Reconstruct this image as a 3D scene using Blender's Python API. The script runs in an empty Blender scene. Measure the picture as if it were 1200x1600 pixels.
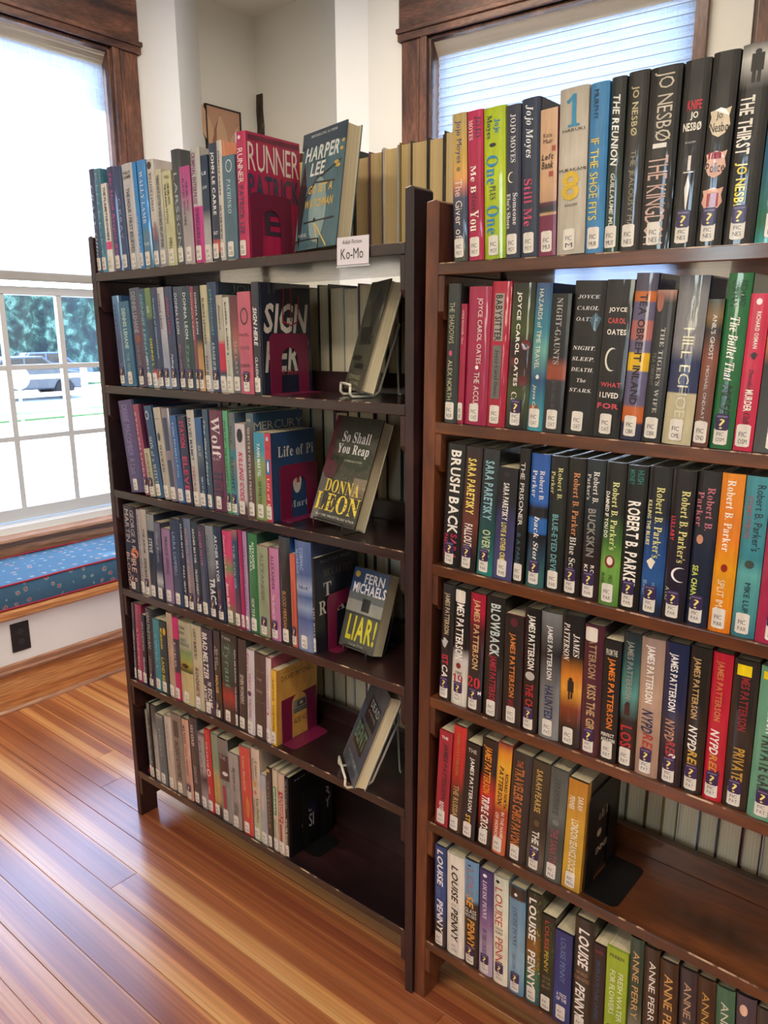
import bpy, bmesh, math, random
from mathutils import Matrix, Vector

# ---------------------------------------------------------------- camera, sky, sun, exposure
SC = bpy.context.scene
COL = SC.collection
cam_data = bpy.data.cameras.new('camera')
cam_data.sensor_fit = 'HORIZONTAL'
cam_data.sensor_width = 36.0
cam_data.lens = 36.0219
cam_data.clip_start = 0.02
cam_data.clip_end = 400
cam = bpy.data.objects.new('camera', cam_data)
COL.objects.link(cam)
cam.matrix_world = Matrix([[0.773067, -0.137442, 0.619255, 0.877102], [0.634298, 0.176364, -0.752703, -1.128312], [-0.005762, 0.974682, 0.223521, 1.417814], [0, 0, 0, 1]])
SC.camera = cam

SC.view_settings.view_transform = 'Standard'
SC.view_settings.look = 'None'
SC.view_settings.gamma = 1.0
SC.view_settings.use_curve_mapping = False
SC.view_settings.exposure = 0.0
SC.cycles.max_bounces = 8
SC.cycles.diffuse_bounces = 4
SC.cycles.glossy_bounces = 3
SC.cycles.transmission_bounces = 6
SC.cycles.transparent_max_bounces = 12
SC.cycles.caustics_reflective = False
SC.cycles.caustics_refractive = False
SC.cycles.sample_clamp_indirect = 6.0

world = bpy.data.worlds.new('World')
SC.world = world
world.use_nodes = True
wn = world.node_tree
bg = wn.nodes['Background']
sky = wn.nodes.new('ShaderNodeTexSky')
sky.sky_type = 'NISHITA'
sky.sun_disc = False
sky.sun_elevation = math.radians(58)
sky.sun_rotation = math.radians(-120)
sky.dust_density = .8
sky.air_density = 1.0
wn.links.new(sky.outputs[0], bg.inputs[0])
bg.inputs[1].default_value = SKY_STRENGTH = 2.3

sun_d = bpy.data.lights.new('sun', 'SUN')
sun_d.energy = 24.0
sun_d.angle = math.radians(0.45)
sun_d.color = (1.0, 0.95, 0.86)
sun = bpy.data.objects.new('sun', sun_d)
COL.objects.link(sun)
# light travels toward (+x, +y, down)
sun_dir = Vector((0.50, 0.32, -1.0)).normalized()
sun.rotation_euler = sun_dir.to_track_quat('-Z', 'Y').to_euler()
sun.location = (-8, -4, 10)

# added fill lights, all out of view: ceiling fixtures brightening the fronts and alcove walls
FILL_LIGHTS = [  # x, y, z, sx, sy, watts
    (0.2, -1.9, 3.02, 1.3, 0.35, 34), (1.9, -1.2, 3.02, 1.3, 0.35, 34), (-1.0, -3.4, 3.02, 1.3, 0.35, 26), (-0.9, 0.75, 3.02, 1.3, 0.35, 30),
]
FILL_COLOR = (1.0, 0.86, 0.70)

# ---------------------------------------------------------------- materials
def lin(h):
    h = h.lstrip('#')
    v = [int(h[i:i + 2], 16) / 255 for i in (0, 2, 4)]
    return tuple((c / 12.92 if c <= 0.04045 else ((c + 0.055) / 1.055) ** 2.4) for c in v)

def ink_color(h):
    """printed colours: the photograph's values with its film reflections taken off"""
    c = lin(h); m = max(c) + 1e-6
    k = (m ** .25) * 1.08
    g = sum(c) / 3
    return tuple(max(0.0015, min(.95, (g + (q - g) * 1.02) * k)) for q in c)

def new_mat(name):
    m = bpy.data.materials.new(name); m.use_nodes = True
    nt = m.node_tree
    return m, nt, nt.nodes['Principled BSDF']

def setp(b, **k):
    names = {'rough': 'Roughness', 'coat': 'Coat Weight', 'coat_rough': 'Coat Roughness', 'metal': 'Metallic',
             'spec': 'Specular IOR Level', 'sheen': 'Sheen Weight', 'trans': 'Transmission Weight', 'ior': 'IOR'}
    for a, v in k.items():
        if a == 'color':
            b.inputs['Base Color'].default_value = (*v, 1)
        else:
            b.inputs[names[a]].default_value = v

def mat_plain(name, hexcol, **k):
    m, nt, b = new_mat(name)
    setp(b, color=lin(hexcol), **k)
    return m

def mat_vcol(name, **k):
    """colour printed on the thing, held in the mesh's own colour attribute"""
    m, nt, b = new_mat(name)
    a = nt.nodes.new('ShaderNodeVertexColor'); a.layer_name = 'Col'
    n = nt.nodes.new('ShaderNodeTexNoise'); n.inputs['Scale'].default_value = 55; n.inputs['Detail'].default_value = 4
    tc = nt.nodes.new('ShaderNodeTexCoord')
    mp = nt.nodes.new('ShaderNodeMapping'); mp.inputs['Scale'].default_value = (1.6, 1, .35)
    nt.links.new(tc.outputs['Object'], mp.inputs[0]); nt.links.new(mp.outputs[0], n.inputs['Vector'])
    r = nt.nodes.new('ShaderNodeMapRange'); r.inputs['From Min'].default_value = .3; r.inputs['From Max'].default_value = .7
    r.inputs['To Min'].default_value = .86; r.inputs['To Max'].default_value = 1.12
    nt.links.new(n.outputs['Fac'], r.inputs['Value'])
    mx = nt.nodes.new('ShaderNodeVectorMath'); mx.operation = 'SCALE'
    nt.links.new(a.outputs['Color'], mx.inputs[0]); nt.links.new(r.outputs[0], mx.inputs['Scale'])
    nt.links.new(mx.outputs[0], b.inputs['Base Color'])
    setp(b, **k)
    # crinkled film
    n2 = nt.nodes.new('ShaderNodeTexNoise'); n2.inputs['Scale'].default_value = 38; n2.inputs['Detail'].default_value = 2
    nt.links.new(mp.outputs[0], n2.inputs['Vector'])
    bp = nt.nodes.new('ShaderNodeBump'); bp.inputs['Strength'].default_value = .25; bp.inputs['Distance'].default_value = .002
    nt.links.new(n2.outputs['Fac'], bp.inputs['Height'])
    nt.links.new(bp.outputs[0], b.inputs['Coat Normal'])
    return m

def mat_wood(name, stops, scale=(1, 1, 1), nscale=6.0, detail=6, rough=.4, coat=.3, coat_rough=.2, bump=.05, rnd=False, grain=.35, spots=0.0, spotcol='5a4a3a', distort=.6):
    """wood: stretched noise into a colour ramp, with finer grain lines over it"""
    m, nt, b = new_mat(name)
    L = nt.links.new
    tc = nt.nodes.new('ShaderNodeTexCoord')
    mp = nt.nodes.new('ShaderNodeMapping'); mp.inputs['Scale'].default_value = scale
    L(tc.outputs['Object'], mp.inputs[0])
    src = mp.outputs[0]
    n = nt.nodes.new('ShaderNodeTexNoise'); n.noise_dimensions = '4D'
    n.inputs['Scale'].default_value = nscale; n.inputs['Detail'].default_value = detail; n.inputs['Roughness'].default_value = .55
    n.inputs['Distortion'].default_value = distort
    L(src, n.inputs['Vector'])
    g = nt.nodes.new('ShaderNodeTexNoise'); g.noise_dimensions = '4D'
    g.inputs['Scale'].default_value = nscale * 9; g.inputs['Detail'].default_value = 3
    L(src, g.inputs['Vector'])
    if rnd:
        oi = nt.nodes.new('ShaderNodeObjectInfo')
        mm = nt.nodes.new('ShaderNodeMath'); mm.operation = 'MULTIPLY'; mm.inputs[1].default_value = 60
        L(oi.outputs['Random'], mm.inputs[0]); L(mm.outputs[0], n.inputs['W']); L(mm.outputs[0], g.inputs['W'])
    mixf = nt.nodes.new('ShaderNodeMapRange')
    mixf.inputs['From Min'].default_value = .32; mixf.inputs['From Max'].default_value = .68
    L(n.outputs['Fac'], mixf.inputs['Value'])
    fac = mixf.outputs[0]
    if rnd:
        ad = nt.nodes.new('ShaderNodeMath'); ad.operation = 'MULTIPLY_ADD'
        rr = nt.nodes.new('ShaderNodeMapRange'); rr.inputs['To Min'].default_value = -.22; rr.inputs['To Max'].default_value = .22
        L(oi.outputs['Random'], rr.inputs['Value'])
        L(fac, ad.inputs[0]); ad.inputs[1].default_value = .85; L(rr.outputs[0], ad.inputs[2]); fac = ad.outputs[0]
    cr = nt.nodes.new('ShaderNodeValToRGB')
    el = cr.color_ramp.elements
    while len(el) > 1: el.remove(el[-1])
    el[0].position = stops[0][0]; el[0].color = (*lin(stops[0][1]), 1)
    for p, c in stops[1:]:
        e = el.new(p); e.color = (*lin(c), 1)
    L(fac, cr.inputs[0])
    gr = nt.nodes.new('ShaderNodeMapRange'); gr.inputs['From Min'].default_value = .35; gr.inputs['From Max'].default_value = .65
    gr.inputs['To Min'].default_value = 1 - grain; gr.inputs['To Max'].default_value = 1 + grain * .5
    L(g.outputs['Fac'], gr.inputs['Value'])
    vm = nt.nodes.new('ShaderNodeVectorMath'); vm.operation = 'SCALE'
    L(cr.outputs[0], vm.inputs[0]); L(gr.outputs[0], vm.inputs['Scale'])
    out = vm.outputs[0]
    if spots:
        sp = nt.nodes.new('ShaderNodeTexNoise'); sp.inputs['Scale'].default_value = 7; sp.inputs['Detail'].default_value = 8
        L(tc.outputs['Object'], sp.inputs['Vector'])
        sr = nt.nodes.new('ShaderNodeMapRange'); sr.inputs['From Min'].default_value = .58; sr.inputs['From Max'].default_value = .66
        sr.inputs['To Max'].default_value = spots
        L(sp.outputs['Fac'], sr.inputs['Value'])
        mx = nt.nodes.new('ShaderNodeMixRGB'); L(sr.outputs[0], mx.inputs[0]); L(out, mx.inputs[1]); mx.inputs[2].default_value = (*lin(spotcol), 1)
        out = mx.outputs[0]
    L(out, b.inputs['Base Color'])
    bp = nt.nodes.new('ShaderNodeBump'); bp.inputs['Strength'].default_value = bump * 4; bp.inputs['Distance'].default_value = .0015
    L(g.outputs['Fac'], bp.inputs['Height']); L(bp.outputs[0], b.inputs['Normal'])
    setp(b, rough=rough, coat=coat, coat_rough=coat_rough)
    return m

def mat_wall(name, hexcol, amt=.05, rough=.75):
    m, nt, b = new_mat(name)
    tc = nt.nodes.new('ShaderNodeTexCoord'); n = nt.nodes.new('ShaderNodeTexNoise')
    n.inputs['Scale'].default_value = 3; n.inputs['Detail'].default_value = 8
    nt.links.new(tc.outputs['Object'], n.inputs['Vector'])
    r = nt.nodes.new('ShaderNodeMapRange'); r.inputs['To Min'].default_value = 1 - amt; r.inputs['To Max'].default_value = 1 + amt
    nt.links.new(n.outputs['Fac'], r.inputs['Value'])
    v = nt.nodes.new('ShaderNodeVectorMath'); v.operation = 'SCALE'; v.inputs[0].default_value = lin(hexcol)
    nt.links.new(r.outputs[0], v.inputs['Scale']); nt.links.new(v.outputs[0], b.inputs['Base Color'])
    n2 = nt.nodes.new('ShaderNodeTexNoise'); n2.inputs['Scale'].default_value = 60; n2.inputs['Detail'].default_value = 3
    nt.links.new(tc.outputs['Object'], n2.inputs['Vector'])
    bp = nt.nodes.new('ShaderNodeBump'); bp.inputs['Strength'].default_value = .15; bp.inputs['Distance'].default_value = .004
    nt.links.new(n2.outputs['Fac'], bp.inputs['Height']); nt.links.new(bp.outputs[0], b.inputs['Normal'])
    setp(b, rough=rough)
    return m

M = {}
M['jacket'] = mat_vcol('book_jacket', rough=.42, coat=.85, coat_rough=.05, spec=.35)
M['paper'] = mat_vcol('printed_paper', rough=.55, coat=.12, coat_rough=.3)
M['card'] = mat_vcol('paperback_card', rough=.42, coat=.35, coat_rough=.16)
M['wood_dark'] = mat_wood('dark_mahogany', [(.1, '190e10'), (.5, '251416'), (.9, '341c1c')], scale=(.5, 3, 3), nscale=4, rough=.34, coat=.8, coat_rough=.12, grain=.25, spots=.5, spotcol='4c3028')
M['wood_dark_v'] = mat_wood('dark_mahogany_upright', [(.1, '1a0f12'), (.5, '281519'), (.9, '361c1f')], scale=(3, 3, .5), nscale=4, rough=.42, coat=.4, coat_rough=.25, grain=.25, spots=.5, spotcol='4c3028')
M['wood_red'] = mat_wood('red_mahogany', [(.05, '36190c'), (.5, '562c14'), (.95, '78431e')], scale=(.5, 3, 3), nscale=4, rough=.34, coat=.8, coat_rough=.13, grain=.25, spots=.3, spotcol='3c1e14')
M['wood_red_v'] = mat_wood('red_mahogany_upright', [(.05, '3c1e14'), (.5, '5e3220'), (.95, '7c4628')], scale=(3, 3, .5), nscale=4, rough=.42, coat=.35, coat_rough=.25, grain=.25, spots=.4, spotcol='3c1e18')
M['trim'] = mat_wood('oak_casing', [(.05, '3a241c'), (.45, '5e3c2c'), (.95, '825640')], scale=(3, 3, .6), nscale=5, rough=.45, coat=.3, coat_rough=.25, grain=.4)
M['trim_h'] = mat_wood('oak_head_casing', [(.05, '3a241c'), (.45, '5e3c2c'), (.95, '825640')], scale=(.7, .7, 3), nscale=5, rough=.45, coat=.3, coat_rough=.25, grain=.4)
M['trim_y'] = mat_wood('fir_bench_trim', [(.05, 'a86438'), (.45, 'cc8a52'), (.95, 'e4b47c')], scale=(6, .25, 9), nscale=5, rough=.45, coat=.3, coat_rough=.25, grain=.45)
M['trim_y2'] = mat_wood('fir_moulding', [(.05, '7c503c'), (.45, 'a47456'), (.95, 'c49474')], scale=(6, .3, 9), nscale=5, rough=.45, coat=.3, coat_rough=.25, grain=.45)
M['floor'] = mat_wood('fir_floor', [(.0, '864830'), (.28, '9e5c38'), (.48, 'b06c42'), (.52, 'c88850'), (.75, 'd69c60'), (1, 'deaa70')], scale=(.08, 9, 1), nscale=2.0, detail=3, distort=.12, rough=.3, coat=.9, coat_rough=.24, bump=.05, rnd=True, grain=.22)
M['subfloor'] = mat_plain('floor_gap', '2a1608', rough=.8)
M['wall'] = mat_wall('painted_plaster', 'e2e1d6')
M['wall_white'] = mat_wall('white_plaster_patch', 'ecefee', .03)
M['ceiling'] = mat_wall('ceiling_paint', 'e2e0d8', .02)
M['sash'] = mat_plain('sash_paint', 'cfd2d2', rough=.5)
M['sill_white'] = mat_plain('sill_paint', 'e4e6e6', rough=.5)
M['page'] = None
M['magenta'] = mat_plain('magenta_enamel', '6c183c', rough=.42, metal=.0, coat=.2)
M['black_metal'] = mat_plain('black_enamel', '0e0e0f', rough=.38)
M['white_wire'] = mat_plain('white_coated_wire', 'dcd8c8', rough=.35)
M['black_wire'] = mat_plain('black_coated_wire', '141414', rough=.4)
M['outlet'] = mat_plain('dark_plate', '1e2026', rough=.4)
M['outlet_in'] = mat_plain('dark_socket', '30343c', rough=.4)
M['asphalt'] = mat_wall('pale_street', '9c9c9a', .08, .9)
M['grass'] = mat_wall('lawn_green', '4c6a3c', .2, .9)
M['hedge'] = mat_wood('hedge_leaf', [(.2, '0c1c20'), (.45, '1c3430'), (.6, '2c4c44'), (.8, '5c7c70')], nscale=1.6, detail=8, rough=.8, coat=0, bump=0, grain=.6)  # palest ramp stop paints highlights on the leaves
M['leaf'] = mat_wall('tree_leaf', '3c6428', .3, .6)
M['bark'] = mat_wall('tree_bark', '4c3c30', .3, .9)
M['white_paint'] = mat_plain('white_fence_paint', 'e8e8e4', rough=.5)
M['car_blue'] = mat_plain('car_paint_blue', '1c3c7a', rough=.3, coat=.8)
M['car_grey'] = mat_plain('car_paint_silver', '9098a0', rough=.3, coat=.8)
M['car_glass'] = mat_plain('car_window', '10141a', rough=.08)
M['tyre'] = mat_plain('tyre_rubber', '141414', rough=.8)
M['cord'] = mat_plain('shade_pull_cord', 'b4bcc4', rough=.6)
M['pipe_red'] = mat_plain('red_piping', '9c1c38', rough=.7)
M['ledge'] = mat_plain('brown_ledge', '5c3424', rough=.5)
M['black_frame'] = mat_plain('thin_black_frame', '1c1a1c', rough=.5)

# glass that lets daylight through: clear with a faint mirror
def mat_glass():
    m = bpy.data.materials.new('window_glass'); m.use_nodes = True
    nt = m.node_tree; nt.nodes.clear()
    o = nt.nodes.new('ShaderNodeOutputMaterial'); t = nt.nodes.new('ShaderNodeBsdfTransparent'); g = nt.nodes.new('ShaderNodeBsdfGlossy')
    g.inputs['Roughness'].default_value = .02
    lw = nt.nodes.new('ShaderNodeLayerWeight'); lw.inputs['Blend'].default_value = .5
    pw = nt.nodes.new('ShaderNodeMath'); pw.operation = 'POWER'; pw.inputs[1].default_value = 4
    nt.links.new(lw.outputs['Facing'], pw.inputs[0])
    f = nt.nodes.new('ShaderNodeMath'); f.operation = 'MULTIPLY_ADD'; f.inputs[1].default_value = .6; f.inputs[2].default_value = .03
    nt.links.new(pw.outputs[0], f.inputs[0])
    x = nt.nodes.new('ShaderNodeMixShader')
    nt.links.new(f.outputs[0], x.inputs[0]); nt.links.new(t.outputs[0], x.inputs[1]); nt.links.new(g.outputs[0], x.inputs[2])
    nt.links.new(x.outputs[0], o.inputs[0]); return m
M['glass'] = mat_glass()

def mat_shade(name, tint, trans):
    m = bpy.data.materials.new(name); m.use_nodes = True
    nt = m.node_tree; nt.nodes.clear(); L = nt.links.new
    o = nt.nodes.new('ShaderNodeOutputMaterial'); d = nt.nodes.new('ShaderNodeBsdfDiffuse'); t = nt.nodes.new('ShaderNodeBsdfTranslucent')
    tc = nt.nodes.new('ShaderNodeTexCoord')
    cols = []
    for sc in ((6, 6, 160), (160, 160, 6)):
        mp = nt.nodes.new('ShaderNodeMapping'); mp.inputs['Scale'].default_value = sc
        n = nt.nodes.new('ShaderNodeTexNoise'); n.inputs['Scale'].default_value = 1.6; n.inputs['Detail'].default_value = 2
        L(tc.outputs['Object'], mp.inputs[0]); L(mp.outputs[0], n.inputs['Vector']); cols.append(n.outputs['Fac'])
    ad = nt.nodes.new('ShaderNodeMath'); ad.operation = 'ADD'; L(cols[0], ad.inputs[0]); L(cols[1], ad.inputs[1])
    r = nt.nodes.new('ShaderNodeMapRange'); r.inputs['From Min'].default_value = .75; r.inputs['From Max'].default_value = 1.25
    r.inputs['To Min'].default_value = .82; r.inputs['To Max'].default_value = 1.1
    L(ad.outputs[0], r.inputs['Value'])
    v = nt.nodes.new('ShaderNodeVectorMath'); v.operation = 'SCALE'; v.inputs[0].default_value = lin(tint); L(r.outputs[0], v.inputs['Scale'])
    L(v.outputs[0], d.inputs[0]); L(v.outputs[0], t.inputs[0])
    x = nt.nodes.new('ShaderNodeMixShader'); x.inputs[0].default_value = trans
    L(d.outputs[0], x.inputs[1]); L(t.outputs[0], x.inputs[2]); L(x.outputs[0], o.inputs[0]); return m
M['shade'] = mat_shade('cellular_shade_fabric', 'b2c2dc', .52)
M['shade_rail'] = mat_plain('shade_rail_cream', 'd6ccba', rough=.5)
M['shade_bar'] = mat_plain('shade_bottom_bar', 'a8a8a4', rough=.5)

def mat_pages(name, hexcol):
    m, nt, b = new_mat(name); L = nt.links.new
    tc = nt.nodes.new('ShaderNodeTexCoord'); mp = nt.nodes.new('ShaderNodeMapping'); mp.inputs['Scale'].default_value = (900, 3, 3)
    n = nt.nodes.new('ShaderNodeTexNoise'); n.inputs['Scale'].default_value = 1; n.inputs['Detail'].default_value = 2
    L(tc.outputs['Object'], mp.inputs[0]); L(mp.outputs[0], n.inputs['Vector'])
    r = nt.nodes.new('ShaderNodeMapRange'); r.inputs['From Min'].default_value = .3; r.inputs['From Max'].default_value = .7
    r.inputs['To Min'].default_value = .78; r.inputs['To Max'].default_value = 1.05; L(n.outputs['Fac'], r.inputs['Value'])
    oi = nt.nodes.new('ShaderNodeObjectInfo')
    r2 = nt.nodes.new('ShaderNodeMapRange'); r2.inputs['To Min'].default_value = .85; r2.inputs['To Max'].default_value = 1.05; L(oi.outputs['Random'], r2.inputs['Value'])
    mu = nt.nodes.new('ShaderNodeMath'); mu.operation = 'MULTIPLY'; L(r.outputs[0], mu.inputs[0]); L(r2.outputs[0], mu.inputs[1])
    v = nt.nodes.new('ShaderNodeVectorMath'); v.operation = 'SCALE'; v.inputs[0].default_value = lin(hexcol); L(mu.outputs[0], v.inputs['Scale'])
    L(v.outputs[0], b.inputs['Base Color']); setp(b, rough=.8)
    return m
M['pages'] = mat_pages('page_edges', 'd8ccaa')
M['pages_warm'] = mat_pages('page_edges_yellowed', 'dcc088')

def mat_cushion():
    m, nt, b = new_mat('blue_sprig_fabric'); L = nt.links.new
    tc = nt.nodes.new('ShaderNodeTexCoord')
    vo = nt.nodes.new('ShaderNodeTexVoronoi'); vo.inputs['Scale'].default_value = 22; vo.inputs['Randomness'].default_value = .55
    L(tc.outputs['Object'], vo.inputs['Vector'])
    n = nt.nodes.new('ShaderNodeTexNoise'); n.inputs['Scale'].default_value = 120; L(tc.outputs['Object'], n.inputs['Vector'])
    ad = nt.nodes.new('ShaderNodeMath'); ad.operation = 'MULTIPLY_ADD'; ad.inputs[1].default_value = .25; L(n.outputs['Fac'], ad.inputs[0]); L(vo.outputs['Distance'], ad.inputs[2])
    cr = nt.nodes.new('ShaderNodeValToRGB'); cr.color_ramp.interpolation = 'CONSTANT'
    el = cr.color_ramp.elements; el[0].position = 0; el[0].color = (*lin('b05060'), 1); el[1].position = .26; el[1].color = (*lin('7ca09c'), 1)
    e = el.new(.33); e.color = (*lin('3c6684'), 1)
    L(ad.outputs[0], cr.inputs[0])
    n2 = nt.nodes.new('ShaderNodeTexNoise'); n2.inputs['Scale'].default_value = 9; n2.inputs['Detail'].default_value = 4; L(tc.outputs['Object'], n2.inputs['Vector'])
    r = nt.nodes.new('ShaderNodeMapRange'); r.inputs['To Min'].default_value = .8; r.inputs['To Max'].default_value = 1.2; L(n2.outputs['Fac'], r.inputs['Value'])
    v = nt.nodes.new('ShaderNodeVectorMath'); v.operation = 'SCALE'; L(cr.outputs[0], v.inputs[0]); L(r.outputs[0], v.inputs['Scale'])
    L(v.outputs[0], b.inputs['Base Color']); setp(b, rough=.85)
    bp = nt.nodes.new('ShaderNodeBump'); bp.inputs['Strength'].default_value = .4; bp.inputs['Distance'].default_value = .01
    L(n2.outputs['Fac'], bp.inputs['Height']); L(bp.outputs[0], b.inputs['Normal'])
    return m
M['cushion'] = mat_cushion()
M['fill_source'] = None
def mat_emit():
    m, nt, b = new_mat('fill_diffuser'); setp(b, color=(.9, .9, .88), rough=.5)
    b.inputs['Emission Color'].default_value = (*FILL_COLOR, 1); b.inputs['Emission Strength'].default_value = 6
    return m
M['fill_source'] = mat_emit()

# ---------------------------------------------------------------- helpers
def props(o, label=None, cat=None, group=None, kind=None):
    if label: o['label'] = label
    if cat: o['category'] = cat
    if group: o['group'] = group
    if kind: o['kind'] = kind
    return o

def empty(name, loc=(0, 0, 0), label=None, cat=None, group=None, kind=None, mat=None):
    o = bpy.data.objects.new(name, None); o.empty_display_size = .05
    COL.objects.link(o)
    if mat is not None: o.matrix_world = mat
    else: o.location = loc
    return props(o, label, cat, group, kind)

def mesh_obj(name, verts, faces, mat, parent=None, cols=None, smooth=False, mw=None):
    me = bpy.data.meshes.new(name)
    me.from_pydata([tuple(v) for v in verts], [], faces)
    if cols is not None:
        at = me.color_attributes.new('Col', 'FLOAT_COLOR', 'CORNER')
        flat = []
        for f, c in zip(faces, cols):
            if isinstance(c[0], (tuple, list)):
                for cc in c: flat.extend((cc[0], cc[1], cc[2], 1))
            else:
                flat.extend((c[0], c[1], c[2], 1) * len(f))
        at.data.foreach_set('color', flat)
    if smooth: me.polygons.foreach_set('use_smooth', [True] * len(me.polygons))
    me.materials.append(mat)
    o = bpy.data.objects.new(name, me); COL.objects.link(o)
    if parent is not None: o.parent = parent
    if mw is not None: o.matrix_world = mw
    return o

def box_geo(x0, x1, y0, y1, z0, z1, off=0, ch=0.0):
    """box; ch chamfers all vertical+horizontal edges via bmesh later when wanted"""
    v = [(x0, y0, z0), (x1, y0, z0), (x1, y1, z0), (x0, y1, z0), (x0, y0, z1), (x1, y0, z1), (x1, y1, z1), (x0, y1, z1)]
    f = [(0, 3, 2, 1), (4, 5, 6, 7), (0, 1, 5, 4), (1, 2, 6, 5), (2, 3, 7, 6), (3, 0, 4, 7)]
    return v, [tuple(i + off for i in q) for q in f]

class Geo:
    def __init__(s): s.v = []; s.f = []
    def box(s, x0, x1, y0, y1, z0, z1):
        v, f = box_geo(x0, x1, y0, y1, z0, z1, len(s.v)); s.v += v; s.f += f; return s
    def add(s, v, f):
        o = len(s.v); s.v += [tuple(p) for p in v]; s.f += [tuple(i + o for i in q) for q in f]; return s
    def tube(s, pts, r, n=8, closed=False):
        pts = [Vector(p) for p in pts]; N = len(pts); rings = []
        up = Vector((0, 0, 1)); prev = None
        for i, p in enumerate(pts):
            if closed: t = (pts[(i + 1) % N] - pts[i - 1])
            else: t = pts[min(i + 1, N - 1)] - pts[max(i - 1, 0)]
            t.normalize()
            if prev is None:
                a = up if abs(t.dot(up)) < .9 else Vector((1, 0, 0))
                u = t.cross(a).normalized()
            else:
                u = (prev - t * prev.dot(t)).normalized()
            prev = u; w = t.cross(u)
            rings.append([p + (u * math.cos(2 * math.pi * k / n) + w * math.sin(2 * math.pi * k / n)) * r for k in range(n)])
        o = len(s.v)
        for rg in rings: s.v += [tuple(q) for q in rg]
        m = N if closed else N - 1
        for i in range(m):
            j = (i + 1) % N
            for k in range(n):
                s.f.append((o + i * n + k, o + i * n + (k + 1) % n, o + j * n + (k + 1) % n, o + j * n + k))
        if not closed:
            s.f.append(tuple(o + k for k in range(n))[::-1]); s.f.append(tuple(o + (N - 1) * n + k for k in range(n)))
        return s
    def prism(s, poly, axis, a, b):
        """poly: 2D outline; axis 0: (y,z) extruded in x ; 1: (x,z) extruded in y ; 2: (x,y) extruded in z"""
        def P(p, h): return ((h, p[0], p[1]), (p[0], h, p[1]), (p[0], p[1], h))[axis]
        o = len(s.v); n = len(poly)
        s.v += [P(p, a) for p in poly] + [P(p, b) for p in poly]
        s.f.append(tuple(o + i for i in range(n))); s.f.append(tuple(o + n + i for i in range(n))[::-1])
        for i in range(n):
            j = (i + 1) % n; s.f.append((o + i, o + n + i, o + n + j, o + j))
        return s
    def obj(s, name, mat, parent=None, bevel=0.0, smooth=False, mw=None, seg=2):
        o = mesh_obj(name, s.v, s.f, mat, parent, mw=mw)
        if bevel or True:
            bm = bmesh.new(); bm.from_mesh(o.data)
            bmesh.ops.recalc_face_normals(bm, faces=bm.faces)
            if bevel:
                bmesh.ops.bevel(bm, geom=[e for e in bm.edges if e.is_manifold and e.calc_face_angle(0) > .5], offset=bevel, segments=seg, profile=.6, affect='EDGES')
            bm.to_mesh(o.data); bm.free()
        if smooth:
            o.data.polygons.foreach_set('use_smooth', [True] * len(o.data.polygons))
        return o

# ---------------------------------------------------------------- glyphs (letters become flat meshes)
def map_char(ch, st):
    """glyph key: (character, face). faces: s light sans, b bold sans, r bold serif (mathematical alphabet of the built-in font)"""
    if st in 'rqt':
        if 'A' <= ch <= 'Z': return chr(0x1D400 + ord(ch) - 65), 's'
        if 'a' <= ch <= 'z': return chr(0x1D41A + ord(ch) - 97), 's'
        if '0' <= ch <= '9': return chr(0x1D7CE + ord(ch) - 48), 's'
        return ch, 's'
    return ch, ('b' if st in 'bi' else 's')
SHEAR = {'i': .22, 't': .22, 'q': .30}
GLYPHS = {}
def build_glyphs(keys):
    objs = []
    for ch, face in keys:
        c = bpy.data.curves.new('g', 'FONT'); c.body = ch; c.resolution_u = 2
        if face == 'b': c.offset = .026
        o = bpy.data.objects.new('g', c); COL.objects.link(o); objs.append(((ch, face), o, c))
    dg = bpy.context.evaluated_depsgraph_get()
    for key, o, c in objs:
        me = o.evaluated_get(dg).to_mesh()
        vs = [(v.co.x, v.co.y) for v in me.vertices]; fs = [tuple(p.vertices) for p in me.polygons]
        o.evaluated_get(dg).to_mesh_clear()
        x0 = min([v[0] for v in vs], default=0); x1 = max([v[0] for v in vs], default=0)
        GLYPHS[key] = ([(x - x0, y) for x, y in vs], fs, x1 - x0)
    for key, o, c in objs:
        bpy.data.objects.remove(o); bpy.data.curves.remove(c)

def text_geo(s, st):
    """-> verts normalised to 0..1 in both directions, faces"""
    V = []; F = []; x = 0
    for ch in s:
        if ch == ' ': x += .3; continue
        v, f, w = GLYPHS[map_char(ch, st)]
        o = len(V); V += [(a + x + b * SHEAR.get(st, 0), b) for a, b in v]; F += [tuple(i + o for i in q) for q in f]; x += w + .085
    if not V: return [], []
    x1 = max(p[0] for p in V); x0 = min(p[0] for p in V)
    y0 = min(p[1] for p in V); y1 = max(p[1] for p in V)
    return [((a - x0) / (x1 - x0), (b - y0) / (y1 - y0)) for a, b in V], F

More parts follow.
